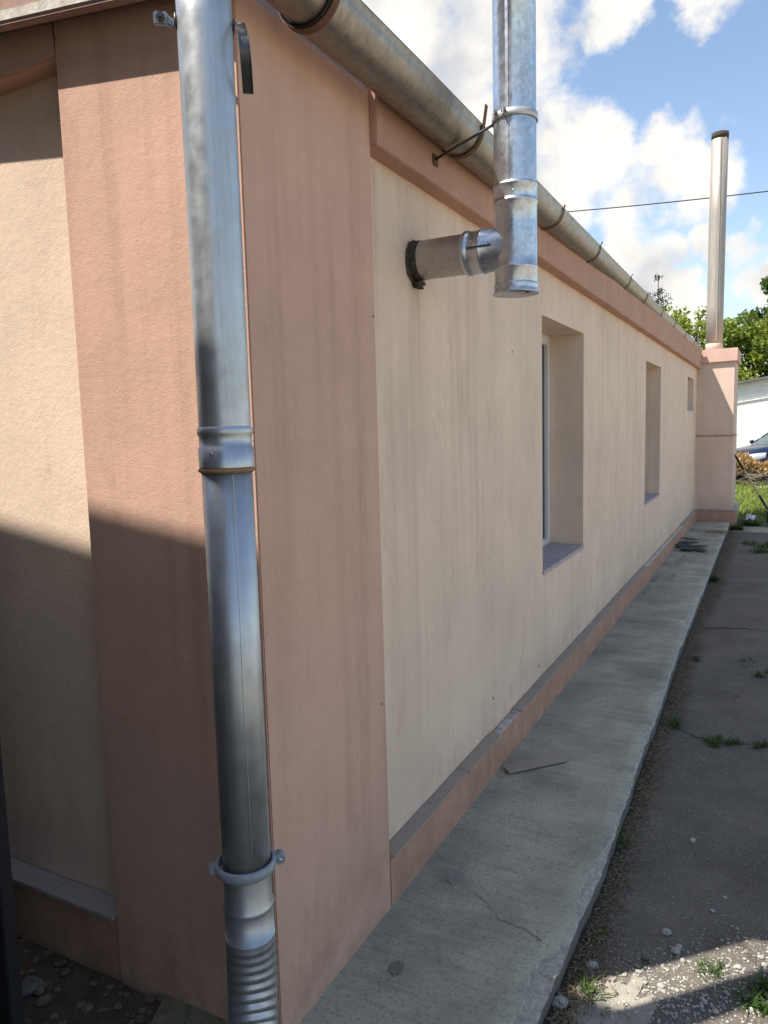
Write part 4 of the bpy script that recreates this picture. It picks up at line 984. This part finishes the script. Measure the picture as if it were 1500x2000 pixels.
# ------------------------------------------------------------------ trees
def tree(x, y, h, rx, label, mat, nl, leaf, seed, group='trees behind the outbuilding', low=.12, dens=1.0, shoots=6):
    r = np.random.default_rng(seed); q = random.Random(seed)
    t = thing('tree', (x, y, -.1), label, 'tree', group)
    tk = MB(); tips = []
    tk.tube([(x, y, -.2), (x + .05, y, h * .3), (x - .05, y, h * .62), (x, y, h * .9)], [.16, .13, .08, .02], 8)
    for k in range(16):
        z0 = h * q.uniform(.12, .75); a = q.uniform(0, 6.28); L = rx * q.uniform(.55, 1.0) * (1.15 - .6 * z0 / h)
        e = Vector((x + L * math.cos(a), y + L * math.sin(a), min(h * .97, z0 + L * q.uniform(.3, 1.0)))); b0 = Vector((x, y, z0)); md_ = (b0 + e) / 2 + Vector((0, 0, .1))
        tk.tube([b0, md_, e], [.05, .03, .01], 5, caps=False); tips += [e, md_]
    for k in range(shoots):
        a = q.uniform(0, 6.28); rr_ = rx * q.uniform(.1, .75); b0 = Vector((x + rr_ * math.cos(a), y + rr_ * math.sin(a), h * .75)); e = b0 + Vector((q.uniform(-.15, .15), 0, h * q.uniform(.16, .30)))
        tk.tube([b0, e], [.02, .006], 4, caps=False); tips += [e, (b0 + e) / 2, b0 * .3 + e * .7]
    tk.build('trunk', M_bark, t)
    cl = []
    for p in tips: cl.append((p, q.uniform(.22, .45)))
    for k in range(int(60 * dens)):
        a = q.uniform(0, 6.28); u = q.random() ** .5; z = h * (low + (.95 - low) * q.random()); pr = rx * (1.0 - .55 * max(0, (z / h - .55) / .45) ** 1.5)
        cl.append((Vector((x + pr * u * math.cos(a), y + pr * u * math.sin(a), z)), q.uniform(.3, .6)))
    C_ = np.array([tuple(c[0]) for c in cl]); Rr = np.array([c[1] for c in cl]); wts = Rr ** 2 / np.sum(Rr ** 2)
    idx = r.choice(len(cl), nl, p=wts); d = r.normal(size=(nl, 3)); d /= np.linalg.norm(d, axis=1)[:, None]
    P = C_[idx] + d * (Rr[idx] * r.uniform(.25, 1, nl) ** .5)[:, None] * np.array([1, 1, .8])
    u = r.normal(size=(nl, 3)); u /= np.linalg.norm(u, axis=1)[:, None]; nrm = r.normal(size=(nl, 3)) * .7 + np.array([0, 0, 1.]); v = np.cross(nrm, u); v /= np.linalg.norm(v, axis=1)[:, None]
    s = leaf * r.uniform(.6, 1.3, nl)[:, None]
    Vv = np.stack([P - u * s, P + v * s * .6, P + u * s, P - v * s * .6], 1).reshape(-1, 3)
    Ff = np.arange(nl * 4).reshape(-1, 4); cltint = r.uniform(0, 1, len(cl))
    T = np.repeat(np.clip(cltint[idx] * .6 + r.uniform(0, .4, nl), 0, 1), 4)
    mesh_np('crown', Vv, Ff, T, mat, t); return t
G = 'trees behind the outbuilding'
tree(-3.4, 30.0, 5.6, 1.9, 'leafy bright tree behind the far end of the gutter', M_leaf, 9000, .085, 11)
tree(-1.6, 29.5, 5.6, 1.7, 'bright green tree just left of the tall stack', M_leaf, 10000, .08, 12)
tree(.3, 30.5, 5.2, 1.8, 'yellow-green tree just right of the tall stack with bare-stemmed shoots', M_leaf, 12000, .08, 13)
tree(1.9, 32, 6.0, 2.2, 'broad yellow-green tree above the white outbuilding', M_leaf, 13000, .085, 14)
tree(2.2, 35, 9.0, 2.6, 'tall darker tree rising at the right edge', M_leaf2, 13000, .11, 15, low=.3)
tree(4.6, 31, 6.2, 2.3, 'green tree beyond the right edge above the outbuilding', M_leaf, 8000, .09, 16)
# sparse dead-looking conifer top above the gutter
t = thing('tree', (-3.55, 33, -.1), 'thin almost bare tree top showing above the gutter', 'tree')
tk = MB(); tk.tube([(-3.55, 33, -.2), (-3.5, 33, 4), (-3.55, 33, 7.9)], [.14, .08, .012], 6); P = []
for k in range(30):
    z = random.uniform(5.2, 7.8); a = random.uniform(0, 6.28); L = (8.3 - z) * .36 * random.uniform(.5, 1.1); b0 = Vector((-3.53, 33, z)); e = b0 + Vector((L * math.cos(a), L * math.sin(a), L * .35))
    tk.tube([b0, (b0 + e) / 2, e], [.022, .014, .006], 4, caps=False)
    for s_ in range(14): P.append(tuple(b0.lerp(e, random.uniform(.3, 1.05)) + Vector((random.gauss(0, .05), random.gauss(0, .05), random.gauss(0, .05)))))
tk.build('trunk', M_bark, t)
P = np.array(P); V, F, T = blades(P, rng.uniform(.05, .14, len(P)), rng.uniform(.012, .03, len(P)), 1.2)
mesh_np('crown', V, F, T, leaf_mat('greyish_needles', (.05, .065, .05), (.09, .11, .08)), t)

# ------------------------------------------------------------------ overhead cable
mb = MB(); a = Vector((-9.0, 16, 6.86)); b = Vector((6, 16, 5.95)); pts = []
for k in range(41):
    u = k / 40; p = a.lerp(b, u); p.z -= .25 * 4 * u * (1 - u) - .12; pts.append(p)
mb.tube(pts, .012, 6); mb.build('overhead_cable', M_wire, label='thin black overhead cable crossing the sky behind the stack', cat='cable')
